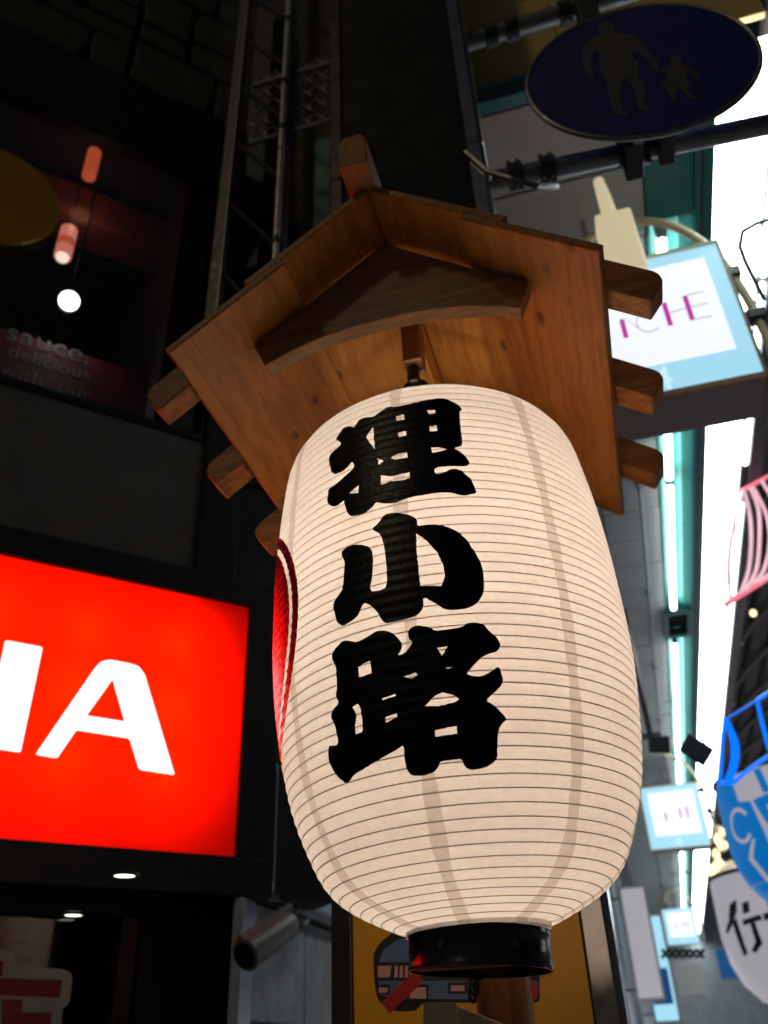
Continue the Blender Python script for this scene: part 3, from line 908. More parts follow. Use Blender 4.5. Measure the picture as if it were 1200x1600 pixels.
def rnd(loop, r=5, n=4):
    out = []
    k = len(loop)
    for i in range(k):
        p, q, s = Vector(loop[i - 1]), Vector(loop[i]), Vector(loop[(i + 1) % k])
        a = q + (p - q).normalized() * min(r, (p - q).length * .45)
        b = q + (s - q).normalized() * min(r, (s - q).length * .45)
        for j in range(n + 1):
            t = j / n
            out.append(tuple((a * (1 - t) ** 2 + q * 2 * t * (1 - t) + b * t * t)))
    return out
LETTER_A = rnd(cr([(118, 702), (318, 412), (338, 392), (366, 386), (430, 398), (462, 408), (482, 436), (582, 770), (464, 752), (432, 648), (254, 620), (190, 714)]), 4)
A_HOLE = rnd(cr([(375, 450), (416, 592), (288, 572)]), 1)
LETTER_I = rnd(cr([(18, 321), (142, 344), (68, 695), (-58, 676)]), 4)
M['letter_lit'] = glow('lit_white_letter', (1, 0.97, 0.93), 1.6)
flat_print('letter', [LETTER_A, A_HOLE], fput, M['letter_lit'], rs, 30)
flat_print('letter', [LETTER_I], fput, M['letter_lit'], rs, 30)
for u in (-1.5, -1.1, -0.72, -0.34):
    for z, e in ((2.5, 4.5), (2.78, 7.5), (3.06, 4.8)):
        l = bpy.data.lights.new('sign_lamp', 'POINT')
        l.energy = e
        l.color = (1, 0.92, 0.85)
        l.shadow_soft_size = 0.06
        o = bpy.data.objects.new('sign_lamp', l)
        COL.objects.link(o)
        o.parent = rs
        o.location = FW(u, 0.03, z) - ORG[rs]

# lamps seen through the upper window
def pendant(px, py, d, r, h, m, label, tip=None):
    p = onf(px, py, d)
    t = thing('pendant_lamp', label, 'lamp', p)
    mb = MB(); lathe(mb, [(r, -h), (r, h), (r * .85, h + 0.01)], p, 20)
    mb.build('shade', m, t, smooth=True)
    MB().tube([p + Vector((0, 0, h)), (p.x, p.y, 6.49)], 0.004, 6).build('cord', M['black'], t)
    if tip:
        mb = MB(); lathe(mb, [(r * 1.02, -h * .35), (r * 1.04, -h * 0.1), (r * 1.02, h * .15)], p, 20)
        mb.build('shade_band', M['lamp_orange'], t, smooth=True)
        mb = MB(); lathe(mb, [(0.002, -h - 0.03), (r * .7, -h - 0.02), (r * .8, -h + .005)], p, 16)
        mb.build('bulb', M['lamp_core'], t, smooth=True)
pendant(145, 250, 0.3, 0.042, 0.17, M['lamp_orange'], 'plain orange cylinder pendant lamp behind the upper window')
pendant(103, 380, 0.42, 0.05, 0.12, M['lamp_pink'], 'white and red banded pendant lamp below the orange one', True)
p = onf(108, 470, 0.3)
sp = thing('spot_lamp', 'bright round white spot lamp over the red menu poster', 'lamp', p)
dirv = (CAM - p).normalized()
aim = (Vector((dirv.x, dirv.y, -0.9))).normalized()
MB().tube([p - aim * 0.12, p - aim * 0.02, p - aim * 0.0], [0.05, 0.062, 0.062], 20).build('housing', M['black'], sp, smooth=True)
mb = MB().tube([p + aim * 0.001, p + aim * 0.006], 0.056, 20).build('lens', M['lamp_white'], sp)
MB().tube([p - aim * 0.1, p - aim * 0.1 + Vector((0, 0, 0.3)), (p.x, p.y, 6.49)], 0.008, 6).build('stem', M['black'], sp)
l = bpy.data.lights.new('pendant_light', 'POINT')
l.energy = 0.9; l.color = (1, 0.5, 0.3); l.shadow_soft_size = 0.05
o = bpy.data.objects.new('pendant_light', l)
COL.objects.link(o); o.parent = sp
o.location = onf(125, 330, 0.36) - ORG[sp]
l = bpy.data.lights.new('spot', 'SPOT')
l.energy = 9; l.spot_size = 2.0; l.spot_blend = 0.7; l.shadow_soft_size = 0.03; l.color = (1, 0.93, 0.88)
o = bpy.data.objects.new('spot', l)
COL.objects.link(o); o.parent = sp
o.location = p + Vector((0, 0, -0.05)) + NV * 0.06 - ORG[sp]
o.rotation_euler = (Vector((NV.x * -0.25, NV.y * -0.25, -1))).to_track_quat('-Z', 'Y').to_euler()

# red menu poster inside the window
po = thing('menu_poster', 'long dark red poster with pale lettering along the window foot', 'poster', FW(-1.0, 0.3, 4.3))
MB(FW).box((-2.2, 0.285, 4.2), (-0.56, 0.30, 4.80)).build('poster_sheet', M['poster'], po)
def ptext(s, u, z, size):
    text_print('lettering', s, size, lambda x, y: FW(u + x * 1.05, 0.2835, z + y), M['letter_white'], po)
for s, (px, py), size in (('sauce.', (6, 528), 0.17), ('delicious', (10, 555), 0.115), ('with  our', (-2, 583), 0.115), ('special  taste', (70, 648), 0.1)):
    u, z = fpx(px, py, 0.285)
    ptext(s, u, z, size)

# yellow round board on the window
u, z = fpx(-14, 298, -0.03)
yb = thing('round_yellow_board', 'dim round yellow board on the dark upper window', 'board', FW(u, -0.03, z))
MB(FW).prism([(u + 0.345 * math.cos(a), z + 0.35 * math.sin(a)) for a in [i * math.pi / 24 for i in range(48)]], -0.03, 0.0, lambda p, q, d: (p, d, q)).build('disc', M['yellow'], yb, bevel=0.004)
MB(FW).box((u - 0.03, 0.0, z + 0.2), (u + 0.03, 0.018, z + 0.45)).build('fixing', M['dark_metal'], yb)

# downlights in the porch ceiling
for px, py, lab in ((195, 1366, 'bright oval downlight just under the red sign'), (115, 1428, 'smaller downlight deeper in the dark porch')):
    q = atz(px, py, 2.026)
    t = thing('downlight', lab, 'lamp', q)
    mb = MB(); lathe(mb, [(0.032, -0.006), (0.043, -0.006), (0.045, 0.002), (0.03, 0.002)], q, 24, closed_ends=False)
    mb.build('trim_ring', M['dark_metal'], t, smooth=True)
    mb = MB(); lathe(mb, [(0.001, -0.004), (0.033, -0.004), (0.033, 0.0), (0.001, 0.0)], q, 24)
    mb.build('lens', M['lamp_down'], t)

# red character with white outline on the porch glass
kb = thing('red_character_sign', 'red character with thick white outline at the bottom left', 'sign', onf(40, 1560, 0.2))
def kput(e):
    def f(p, q):
        u, z = fpx(p, q, 0.2)
        return FW(u, 0.2 - e, z)
    return f
def cr2(l): return [(a / 2.857, 1330 + b / 2.857) for a, b in l]
OUT = rnd(cr2([(-150, 438), (34, 444), (56, 470), (60, 515), (278, 527), (320, 548), (312, 650), (300, 690), (276, 700), (268, 860), (-150, 860)]), 8)
def slab(name, loop, e0, e1, m):
    v, t_ = fill2d([loop], 60)
    mb = MB()
    n = len(v)
    f0, f1 = kput(e0), kput(e1)
    mb.v = [Vector(f0(a.x, a.y)) for a in v] + [Vector(f1(a.x, a.y)) for a in v]
    mb.f = [tuple(x) for x in t_] + [tuple(x + n for x in reversed(k)) for k in t_]
    from collections import Counter
    ed = Counter()
    for k in t_:
        for i in range(3):
            ed[(k[i], k[(i + 1) % 3])] += 1
    for (a, b) in list(ed):
        if (b, a) not in ed:
            mb.f.append((b, a, a + n, b + n))
    return mb.build(name, m, kb)
M['sign_outline'] = plain('white_sign_outline', (0.72, 0.7, 0.68), 0.5)
slab('outline_board', OUT, 0.0, 0.012, M['sign_outline'])
for st in ([(-150, 487), (12, 492), (6, 560), (-150, 556)], [(-150, 565), (272, 577), (262, 655), (-150, 640)], [(4, 664), (97, 664), (93, 720), (4, 718)], [(4, 719), (226, 723), (218, 860), (4, 860)]):
    slab('red_stroke', cr2(st), 0.0125, 0.018, M['red_print'])

# surveillance camera on the corner
cc = thing('surveillance_camera', 'grey cylindrical surveillance camera pointing down left under the blue box', 'camera', onf(470, 1440, -0.1))
A_, B_ = onf(382, 1493, -0.22), onf(452, 1442, -0.12)
dv_ = (B_ - A_).normalized()
MB().tube([A_, A_ + dv_ * 0.005, A_ + dv_ * 0.02, B_ - dv_ * 0.02, B_], [0.048, 0.058, 0.058, 0.055, 0.045], 20).build('housing', M['cctv'], cc, smooth=True)
MB().tube([A_ - dv_ * 0.004, A_ + dv_ * 0.0005], 0.045, 20).build('lens_front', M['black_gloss'], cc)
MB().tube([A_ + Vector((0, 0, .062)) - dv_ * 0.03, B_ + Vector((0, 0, .058))], 0.016, 8).build('sun_visor', M['cctv'], cc)
MB().tube([B_ - dv_ * 0.03, B_ + Vector((0.03, 0.02, 0.02)), onf(472, 1446, 0.0), onf(480, 1437, 0.09)], 0.014, 8).build('bracket_arm', M['dark_metal'], cc)
MB().tube([B_, onf(466, 1418, -0.08), onf(445, 1414, -0.05), onf(428, 1412, 0.02), onf(420, 1405, 0.09)], 0.006, 6).build('cable', M['black'], cc)

# pale blue box and concrete wall to the right of the shop
bb = thing('wall_box', 'pale blue metal box sign between the red sign and the lantern', 'box', onf(470, 1300, 0.2))
MB().box((-1.9, 3.45, 2.12), (-1.44, 4.75, 2.66)).build('box_body', M['blue_box'], bb, bevel=0.015)
MB().box((-1.4398, 3.50, 2.16), (-1.436, 3.506, 2.62)).build('seam', M['dark_metal'], bb)
MB().box((-1.9, 3.43, 2.075), (-1.425, 4.75, 2.118)).build('base_rail', M['dark_metal'], bb, bevel=0.004)
cwl = thing('concrete_wall', 'stained pale concrete wall left of the yellow board', 'wall', (-1.6, 4.5, 0))
for zz0, zz1 in ((0, 0.8), (0.807, 1.66), (1.667, 2.07)):
    for y0, y1 in ((3.37, 3.98), (3.988, 5.2), (5.208, 7.1)):
        MB().box((-1.505, y0, zz0), (-1.47, y1, zz1)).build('wall_panel', M['concrete'], cwl, bevel=0.005)
MB().box((-1.49, 3.245, 0), (-1.45, 3.365, 2.07)).build('edge_strip', M['blue_box'], cwl, bevel=0.004)
MB().box((-1.9, 3.5, 2.665), (-1.5, 7.1, 6.0)).build('upper_wall', M['shop_wall'], cwl)

# lattice mast with steel pole and mesh platform
YM = 2.95
mast = thing('lattice_mast', 'dark lattice mast with bright steel pole and diagonal braces', 'mast', at(345, 350, YM))
pl = at(347, 350, YM); pr = at(447, 195, YM)
xl, xr = pl.x, pr.x
MB().box((xl - 0.03, YM - 0.03, 4.9), (xl + 0.035, YM + 0.04, 10.5)).build('upright', M['dark_metal'], mast, bevel=0.005)
MB().box((xl + 0.036, YM - 0.034, 4.6), (xl + 0.042, YM - 0.022, 10.5)).build('steel_edge', M['galv'], mast)
MB().tube([(xr, YM - 0.06, 4.4), (xr, YM - 0.06, 10.5)], 0.018, 12).build('steel_pole', M['pole_steel'], mast, smooth=True)
for z in (5.35, 6.42, 6.93, 7.72):
    MB().tube([(xr, YM - 0.06, z), (xr, YM - 0.06, z + 0.05)], 0.024, 12).build('pole_collar', M['dark_metal'], mast)
for k in range(9):
    z = 4.75 + k * 0.62
    a, b = Vector((xl + 0.03, YM, z + 0.55)), Vector((xr, YM, z))
    MB().tube([a, b], 0.017, 8).build('brace', M['dark_metal'], mast, smooth=True)
MB().box((xr - 0.02, YM - 0.01, 4.6), (xr + 0.02, YM + 0.06, 10.5)).build('upright', M['dark_metal'], mast, bevel=0.005)
YP = 3.0
pm = thing('mesh_platform', 'expanded metal mesh platform between the mast and the black pillar', 'platform', at(465, 140, YP))
zp = at(495, 190, YP).z
x0, x1 = at(392, 190, YP).x, at(560, 190, YP).x
yb0, yb1 = YP, YP + 1.0
mb = MB()
cw_, ch_ = 0.1, 0.16
zt = zp + 0.6
nx, nz = int((x1 - x0) / cw_), int((zt - zp) / ch_) + 1
for i in range(nx + 1):
    for j in range(nz + 1):
        cx_, cz_ = x0 + i * cw_, zp + 0.03 + j * ch_
        mb.tube([(cx_, YP, cz_), (cx_ + cw_ / 2, YP + 0.006, cz_ + ch_ / 2), (cx_ + cw_, YP, cz_)], 0.009, 4)
        mb.tube([(cx_, YP, cz_), (cx_ + cw_ / 2, YP - 0.006, cz_ - ch_ / 2), (cx_ + cw_, YP, cz_)], 0.009, 4)
o = mb.build('mesh_strands', M['galv'], pm); o['kind'] = 'stuff'
MB().tube([(x0, YP, zp - .03), (x1, YP, zp - .03)], 0.02, 8).build('edge_rail', M['galv'], pm, smooth=True)
MB().tube([(x0, YP, zt + .04), (x1, YP, zt + .04)], 0.02, 8).build('edge_rail', M['galv'], pm, smooth=True)
# brown wall with teal frame behind
bw = thing('brown_wall', 'dim brown wall with teal corner trim behind the steel pole', 'wall', (-1.0, 3.6, 4))
MB().box((-1.75, 3.6, 4.0), (-0.55, 3.7, 10)).build('wall_face', M['stone'], bw)
a = at(492, 222, 3.58); b = at(540, 215, 3.58)
MB().box((a.x, 3.575, a.z - 0.16), (b.x + .2, 3.598, a.z)).build('trim_bar', M['teal'], bw)
MB().box((a.x, 3.575, a.z - 1.3), (a.x + 0.12, 3.598, a.z - 0.161)).build('trim_bar', M['teal'], bw)
MB().box((-1.7, 3.575, 4.9), (b.x + .2, 3.598, 5.0)).build('trim_bar', M['teal'], bw)

rb = thing('rear_building', 'black unlit building high behind the mast', 'building', (-2.6, 6.5, 0))
MB().box((-4.5, 6.4, 0), (-2.0, 7.0, 16)).build('wall', M['black'], rb)
MB().box((-2.0, 7.15, 6.2), (-0.2, 7.6, 16)).build('upper_wall', M['black'], rb)

# ================================================================== pillar, posters and road sign
YP0 = 2.12
pil = thing('square_pillar', 'tall black square pillar with steel corner trims behind the lantern', 'pillar', (-0.4, 2.4, 0))
MB().box((-0.688, YP0, 0), (-0.134, YP0 + 0.55, 9.5)).build('pillar_core', M['pillar'], pil, bevel=0.004)
for z0, z1 in ((0.0, 2.3), (2.304, 4.62), (4.626, 9.5)):
    MB().prism([(-0.133, YP0 - 0.012), (-0.082, YP0 - 0.012), (-0.068, YP0 + 0.004), (-0.068, YP0 + 0.2), (-0.133, YP0 + 0.2)], z0, z1, lambda p, q, d: (p, q, d)).build('corner_trim', M['steel'], pil, bevel=0.003)
    MB().prism([(-0.714, YP0 - 0.012), (-0.664, YP0 - 0.012), (-0.664, YP0 - 0.001), (-0.689, YP0 - 0.001), (-0.689, YP0 + 0.08), (-0.714, YP0 + 0.08)], z0, z1, lambda p, q, d: (p, q, d)).build('corner_trim', M['steel_brown'], pil, bevel=0.003)

pb = thing('yellow_poster_board', 'yellow board with a tram picture fixed to the pillar under the lantern', 'poster', (-0.4, 2.11, 1.6))
MB().box((-0.662, YP0 - 0.008, 1.2), (-0.136, YP0 - 0.0005, 2.35)).build('board', M['yellow'], pb, bevel=0.002, seg=1)
def pput(e):
    def f(p, q):
        w = at(p, q, YP0 - 0.008)
        return Vector((w.x, YP0 - 0.008 - e, w.z))
    return f
def c6(l): return [(560 + a / 3.0, 1470 + b / 3.0) for a, b in l]
def pp(name, l, m, e, r=0):
    flat_print(name, [rnd(c6(l), r) if r else c6(l)], pput(e), M[m], pb, 40)
pp('tram_outline', [(70, 60), (100, 10), (160, -40), (260, -60), (800, -60), (850, -20), (850, 290), (300, 290), (270, 330), (170, 332), (90, 280), (75, 200)], 'black', 0.0006, 8)
pp('tram_window', [(95, 100), (120, 40), (170, 5), (250, -30), (400, -30), (400, 98)], 'blue_print', 0.0012, 3)
pp('tram_side', [(92, 188), (840, 186), (840, 272), (300, 274), (150, 272), (100, 250)], 'blue_print', 0.0012, 2)
pp('passenger', [(92, 118), (155, 118), (148, 170), (92, 172)], 'pink_print', 0.0012)
for k in range(4):
    pp('window_bar', [(172 + k * 24, 118), (186 + k * 24, 118), (184 + k * 24, 172), (168 + k * 24, 172)], 'pink_print', 0.0012)
pp('headlight_panel', [(90, 205), (150, 205), (145, 250), (95, 250)], 'black', 0.0018)
pp('headlight', [(96, 220), (140, 220), (136, 244), (98, 244)], 'pink_print', 0.0024)
pp('panel_frame', [(225, 205), (330, 205), (328, 276), (225, 276)], 'black', 0.0018)
pp('panel_fill', [(245, 220), (318, 218), (320, 272), (240, 270)], 'pink_print', 0.0024)
pp('headlight_panel', [(420, 195), (510, 195), (510, 250), (420, 250)], 'black', 0.0018)
pp('headlight', [(434, 210), (498, 210), (498, 236), (434, 236)], 'pink_print', 0.0024)
pp('red_band', [(110, 290), (150, 342), (310, 185), (262, 145)], 'red_print', 0.003)
pp('red_band', [(790, 270), (815, 300), (850, 235), (820, 190), (790, 215)], 'red_print', 0.003)
pp('grey_block', [(305, 292), (460, 292), (470, 400), (305, 400)], 'grey_print', 0.0006)

# wooden support below the lantern
ws = thing('lantern_support', 'brown wooden support post fixed under the black lantern base', 'post', (-0.27, 1.8, 1.3))
a, b = at(741, 1532, 1.72), at(820, 1526, 1.72)
MB().box((a.x, 1.72, 0.9), (b.x, 1.80, a.z + 0.02)).build('post', M['wood_z'], ws, bevel=0.006)
MB().box((a.x + 0.01, 1.802, 1.45), (b.x - 0.01, YP0 - 0.013, 1.53)).build('arm', M['wood_z'], ws, bevel=0.005)
c, d = at(714, 1571, 1.68), at(790, 1602, 1.68)
MB().prism([(c.x, c.z), (d.x, d.z), (d.x, d.z - 0.1), (c.x, d.z - 0.1)], 1.68, 1.715, lambda p, q, e: (p, e, q)).build('brace_board', M['wood_pale'], ws, bevel=0.003)
ch = thing('chain_hook', 'small black chain hook hanging from the lantern base', 'hook', at(745, 1520, 1.66))
for i, (px, py) in enumerate(((748, 1516), (745, 1528), (740, 1540), (738, 1551))):
    q = at(px, py, 1.69)
    R = Matrix.Rotation(i * 1.4, 3, 'Z')
    MB().tube([q + R @ Vector((0.009 * math.cos(t), 0, 0.014 * math.sin(t))) for t in [k * math.pi / 6 for k in range(12)]], 0.0035, 6, closed=True).build('chain_link', M['black'], ch, smooth=True)

# round pedestrian road sign on two pipes
YS = 2.16
pp1 = thing('sign_pipe', 'upper grey pipe arm with clamps above the blue disc', 'pipe', at(735, 60, 2.3), 'pipe arms of the road sign')
def pipe(t, a, b, r, clamps):
    MB().tube([a, b], r, 16).build('pipe', M['galv'], t, smooth=True)
    ax = (b - a).normalized()
    for s in clamps:
        q = a + (b - a) * s
        MB().tube([q - ax * 0.03, q + ax * 0.03], r * 1.35, 14).build('clamp_band', M['dark_metal'], t)
        for dz in (-1, 1):
            for dx in (-0.018, 0.018):
                MB().tube([q + ax * dx + Vector((0, -0.01, dz * r * 1.3)), q + ax * dx + Vector((0, -0.01, dz * (r * 1.3 + 0.035)))], 0.010, 6).build('bolt', M['dark_metal'], t)
pipe(pp1, Vector((-0.066, 2.30, 5.70)), Vector((1.6, 2.30, 5.73)), 0.042, (0.07, 0.13, 0.285))
pp2 = thing('sign_pipe', 'lower grey pipe arm with clamps below the blue disc', 'pipe', at(770, 285, 2.3), 'pipe arms of the road sign')
pipe(pp2, Vector((-0.066, 2.28, 4.58)), Vector((1.6, 2.40, 4.60)), 0.042, (0.06, 0.14, 0.33, 0.365))
st = MB().tube([at(728, 238, 2.10), at(762, 268, 2.10), at(800, 280, 2.1), at(838, 290, 2.12), at(870, 292, 2.3)], 0.012, 6).build('strap', M['galv'], pp2)

rsn = thing('road_sign', 'blue round pedestrian sign with a walking adult and child', 'road sign', at(1000, 105, YS))
cS = at(1000, 107, YS)
RS = 0.455
TILT = Matrix.Rotation(math.radians(-4), 3, 'Y') @ Matrix.Rotation(math.radians(3), 3, 'Z')
def SF(x, y, z): return cS + TILT @ Vector((x, y, z))
circ = [(RS * math.cos(i * math.pi / 36), RS * math.sin(i * math.pi / 36)) for i in range(72)]
MB(SF).prism([(p * .985, q * .985) for p, q in circ], -0.004, 0.004, lambda p, q, d: (p, d, q)).build('disc_face', M['sign_blue'], rsn)
MB(SF).tube([(p, 0, q) for p, q in circ], 0.011, 8, closed=True).build('rim', M['galv'], rsn, smooth=True)
# invert the view so the figures stand on the plate
def sput(p, q):
    d = ray(p, q)
    n = TILT @ Vector((0, -1, 0))
    o = cS + n * 0.0055
    return CAM + d * ((o - CAM).dot(n) / d.dot(n))
def c3(l): return [(720 + a / 2.5, b / 2.5) for a, b in l]
ADULT = [(530, 105), (545, 92), (560, 85), (590, 85), (603, 98), (605, 112), (595, 118), (612, 128), (660, 135), (690, 140), (705, 165), (740, 205), (765, 232), (775, 262), (765, 278), (748, 268), (742, 245), (700, 210), (668, 195), (675, 225), (697, 250), (690, 285), (715, 330), (722, 380), (715, 405), (740, 425), (728, 434), (692, 426), (690, 400), (678, 350), (645, 300), (628, 325), (622, 380), (632, 430), (655, 440), (650, 450), (610, 446), (595, 425), (580, 380), (570, 320), (555, 295), (540, 250), (545, 205), (530, 195), (510, 215), (508, 260), (520, 300), (515, 318), (500, 305), (480, 260), (472, 215), (482, 175), (505, 150), (540, 135), (552, 125), (535, 115)]
CHILD = [(812, 228), (825, 218), (850, 215), (862, 225), (866, 240), (858, 250), (880, 256), (905, 268), (922, 290), (927, 306), (916, 312), (905, 292), (885, 280), (880, 300), (896, 330), (880, 345), (890, 362), (915, 375), (908, 386), (890, 384), (868, 350), (852, 350), (835, 365), (845, 390), (838, 402), (825, 396), (812, 362), (800, 345), (785, 325), (800, 310), (812, 285), (790, 282), (772, 280), (768, 270), (790, 268), (815, 258), (822, 248), (815, 240)]
flat_print('adult_figure', [rnd(c3(ADULT), 2, 2)], sput, M['sign_white'], rsn, 40)
flat_print('child_figure', [rnd(c3(CHILD), 1, 2)], sput, M['sign_white'], rsn, 40)
for x in (-0.12, 0.12):
    MB(SF).box((x - 0.018, 0.006, -0.44), (x + 0.018, 0.03, 0.44)).build('back_rail', M['galv'], rsn)
lo = at(1000, 240, 2.3)
MB().box((cS.x - 0.14, YS + 0.035, 4.46), (cS.x - 0.07, 2.36, 4.7)).build('sign_clamp', M['dark_metal'], rsn, bevel=0.006)
MB().box((cS.x - 0.0, YS + 0.035, 4.50), (cS.x + 0.06, 2.36, 4.68)).build('sign_clamp', M['dark_metal'], rsn, bevel=0.006)
MB().box((cS.x - 0.15, YS + 0.06, 5.1), (cS.x - 0.06, 2.33, 5.78)).build('sign_clamp', M['dark_metal'], rsn, bevel=0.006)

# ================================================================== little wooden roof
XR, YF, YB = -0.30, 1.14, 2.10
SL = 0.76
LN = math.hypot(1, SL)
ZR = 3.094                                         # underside at the ridge line
roof = thing('wooden_roof', 'small cedar gable roof with lapped boards sheltering the paper lantern', 'roof', (XR, 1.6, 2.76))
def RF(side):
    # (s along the slope from the ridge, y, n above the underside)
    def f(s, y, n):
        return Vector((XR + side * (s / LN + n * SL / LN), y, ZR - s * SL / LN + n / LN))
    return f
for side in (-1, 1):
    f = RF(side)
    e = 0.44 * LN
    MB(f).box((0.19 * LN, YF, 0), (e, YB, 0.02)).build('lower_board', M['wood_y'], roof, bevel=0.0025, seg=1)
    # upper board laps over the lower one
    MB(f).box((-0.0155, YF + 0.004, 0.0212), (0.262 * LN, YB, 0.0415)).build('upper_board', M['wood_y'], roof, bevel=0.0025, seg=1)
    for yc, w, ext in ((1.287, 0.028, 0.072), (1.592, 0.034, 0.072), (1.902, 0.034, 0.072)):
        L0, L1 = 0.27 * LN, e + ext * LN
        prof = [(L0, 0.022), (L1, 0.022), (L1, 0.07), (L1 - 0.006, 0.084), (L1 - 0.018, 0.094), (L1 - 0.032, 0.098), (L0, 0.098)]
        MB(f).prism(prof, yc - w, yc + w, lambda p, q, d: (p, d, q)).build('rafter', M['wood_x'], roof, bevel=0.004)
# ridge log and inner ridge piece
MB().prism([(XR - 0.045, 3.128), (XR + 0.017, 3.128), (XR + 0.017, 3.215), (XR + 0.005, 3.232), (XR - 0.033, 3.232), (XR - 0.045, 3.215)], 1.075, YB, lambda p, q, d: (p, d, q)).build('ridge_log', M['wood_y'], roof, bevel=0.003)
MB().prism([(XR - 0.030, 3.075), (XR + 0.03, 3.075), (XR + 0.018, 3.025), (XR - 0.018, 3.025)], 1.305, YB, lambda p, q, d: (p, d, q)).build('ridge_batten', M['wood_y'], roof, bevel=0.002)
# gable board with an arched lower edge
arch = [(-0.278, 2.787)]
for i in range(1, 16):
    t = -1 + 2 * i / 16
    arch.append((0.278 * t, 2.787 + 0.058 * (1 - abs(t) ** 2.4)))
arch += [(0.278, 2.787), (0.306, 2.852), (0.225, 2.911), (0.002, 3.084), (-0.002, 3.084), (-0.225, 2.911), (-0.306, 2.852)]
gb = MB().prism([(XR + x, z) for x, z in arch], 1.262, 1.300, lambda p, q, d: (p, d, q)).build('gable_board', M['wood_gable'], roof, bevel=0.002, seg=1)
# back board fixing the roof to the pillar
MB().prism([(XR - 0.32, 2.84), (XR + 0.32, 2.84), (XR + 0.004, 3.085), (XR - 0.004, 3.085)], 2.06, 2.099, lambda p, q, d: (p, d, q)).build('back_board', M['wood_gable'], roof)
for x in (-0.36, 0.36):
    MB().box((XR + x - 0.015, 2.06, 2.62), (XR + x + 0.015, 2.105, 2.80)).build('side_bracket', M['iron'], roof)
# iron hook
hq = thing('iron_hook', 'black iron hook between the roof and the top of the lantern', 'hook', (-0.296, 1.50, 2.9))
MB().box((-0.315, 1.46, 2.90), (-0.270, 1.52, 3.03)).build('hanger_block', M['wood_z'], roof, bevel=0.004)
MB().tube([(-0.296, 1.49, 2.9), (-0.296, 1.49, 2.86)], 0.014, 10).build('shank', M['iron'], hq, smooth=True)
MB().box((-0.31, 1.475, 2.85), (-0.282, 1.505, 2.88)).build('hook_block', M['iron'], hq, bevel=0.006)
MB().tube([(-0.296 + 0.028 * math.sin(t), 1.50, 2.835 + 0.03 * math.cos(t)) for t in [i * math.pi / 8 for i in range(16)]], 0.008, 8, closed=True).build('hook_eye', M['iron'], hq, smooth=True)

# ================================================================== the paper lantern
lan = thing('paper_lantern', 'large glowing white paper lantern with three black brushed characters', 'lantern', (-0.2752, 1.55, 2.1))
AXIS = Vector((-0.0206, 0.0054, 1)).normalized()
LX = (Vector((1, 0, 0)) - AXIS * AXIS.x).normalized()
LY = AXIS.cross(LX)
LB = Vector((-0.2752, 1.55, 2.1))
ZA, ZE = -0.4103, 0.571
KN = [0.1205, 0.1629, 0.2361, 0.2806, 0.3135, 0.3326, 0.3448, 0.347, 0.3451, 0.3384, 0.3286, 0.3111, 0.2539, 0.1604]
def natural(k, h):
    n = len(k)
    a = [0.0] * n; b = [0.0] * n; m = [0.0] * n
    for i in range(1, n - 1):                       # Thomas algorithm
        d = 6 * (k[i - 1] - 2 * k[i] + k[i + 1]) / h / h
        w = 4 - a[i - 1]
        a[i] = 1 / w
        b[i] = (d - b[i - 1]) / w
    for i in range(n - 2, 0, -1):
        m[i] = b[i] - a[i] * m[i + 1]
    return m
HK = 1 / 13
MK = natural(KN, HK)
def base_r(z):
    t = math.acos(max(-1, min(1, 1 - 2 * (z - ZA) / (ZE - ZA)))) / math.pi
    i = max(0, min(12, int(t / HK)))
    u = t - i * HK
    a = HK - u
    return MK[i] * a ** 3 / 6 / HK + MK[i + 1] * u ** 3 / 6 / HK + (KN[i] / HK - MK[i] * HK / 6) * a + (KN[i + 1] / HK - MK[i + 1] * HK / 6) * u
RIBZ = [1.6944, 1.703, 1.7105, 1.7194, 1.7291, 1.7407, 1.7537, 1.7692, 1.7855, 1.8015, 1.8199]
while RIBZ[-1] < 2.615:
    RIBZ.append(RIBZ[-1] + 0.01865)
RIBZ += [RIBZ[-1] + 0.014, RIBZ[-1] + 0.025]
RIBZ = [z for z in RIBZ if z < 2.668]
RIBZ = [z - 2.1 for z in RIBZ]
def surf_r(z):
    r = base_r(z)
    for a, b in zip(RIBZ, RIBZ[1:]):
        if a <= z <= b:
            f = (z - a) / (b - a)
            return r - 0.07 * (b - a) * 4 * f * (1 - f)
    return r
def LP(th, z, e=0.0):
    """th in degrees from the front, z along the lantern axis"""
    a = math.radians(th)
    r = surf_r(z) + e
    return LB + LX * (r * math.sin(a)) - LY * (r * math.cos(a)) + AXIS * z
ZS = []
ext = [ZA - 0.007, ZA] + RIBZ + [ZE]
for a, b in zip(ext, ext[1:]):
    ZS += [a + (b - a) * k / 5 for k in range(5)]
ZS.append(ZE)
SEAM = 0.0125
def band(th_of, nth, m, name, e, wob=0):
    mb = MB()
    for z in ZS:
        t0, t1 = th_of(z)
        for j in range(nth + 1):
            mb.v.append(LP(t0 + (t1 - t0) * j / nth, z, e))
    for i in range(len(ZS) - 1):
        for j in range(nth):
            k = i * (nth + 1) + j
            mb.f.append((k, k + 1, k + nth + 2, k + nth + 1))
    o = mb.build(name, m, lan, smooth=False)
    o.data.shade_smooth()
    return o
def half(z, k):
    w = 0.0112 + 0.0015 * math.sin(z * 37 + k * 2.1) + 0.001 * math.sin(z * 91 + k)
    return math.degrees(w / max(0.12, base_r(z)))
for k in range(8):
    c = 45 * k
    band(lambda z: (c + half(z, k), c + 45 - half(z, (k + 1) % 8)), 16, M['paper'], 'paper_gore', 0)
    band(lambda z: (c - half(z, k), c + half(z, k)), 2, M['paper_double'], 'paper_seam', 0.0004)
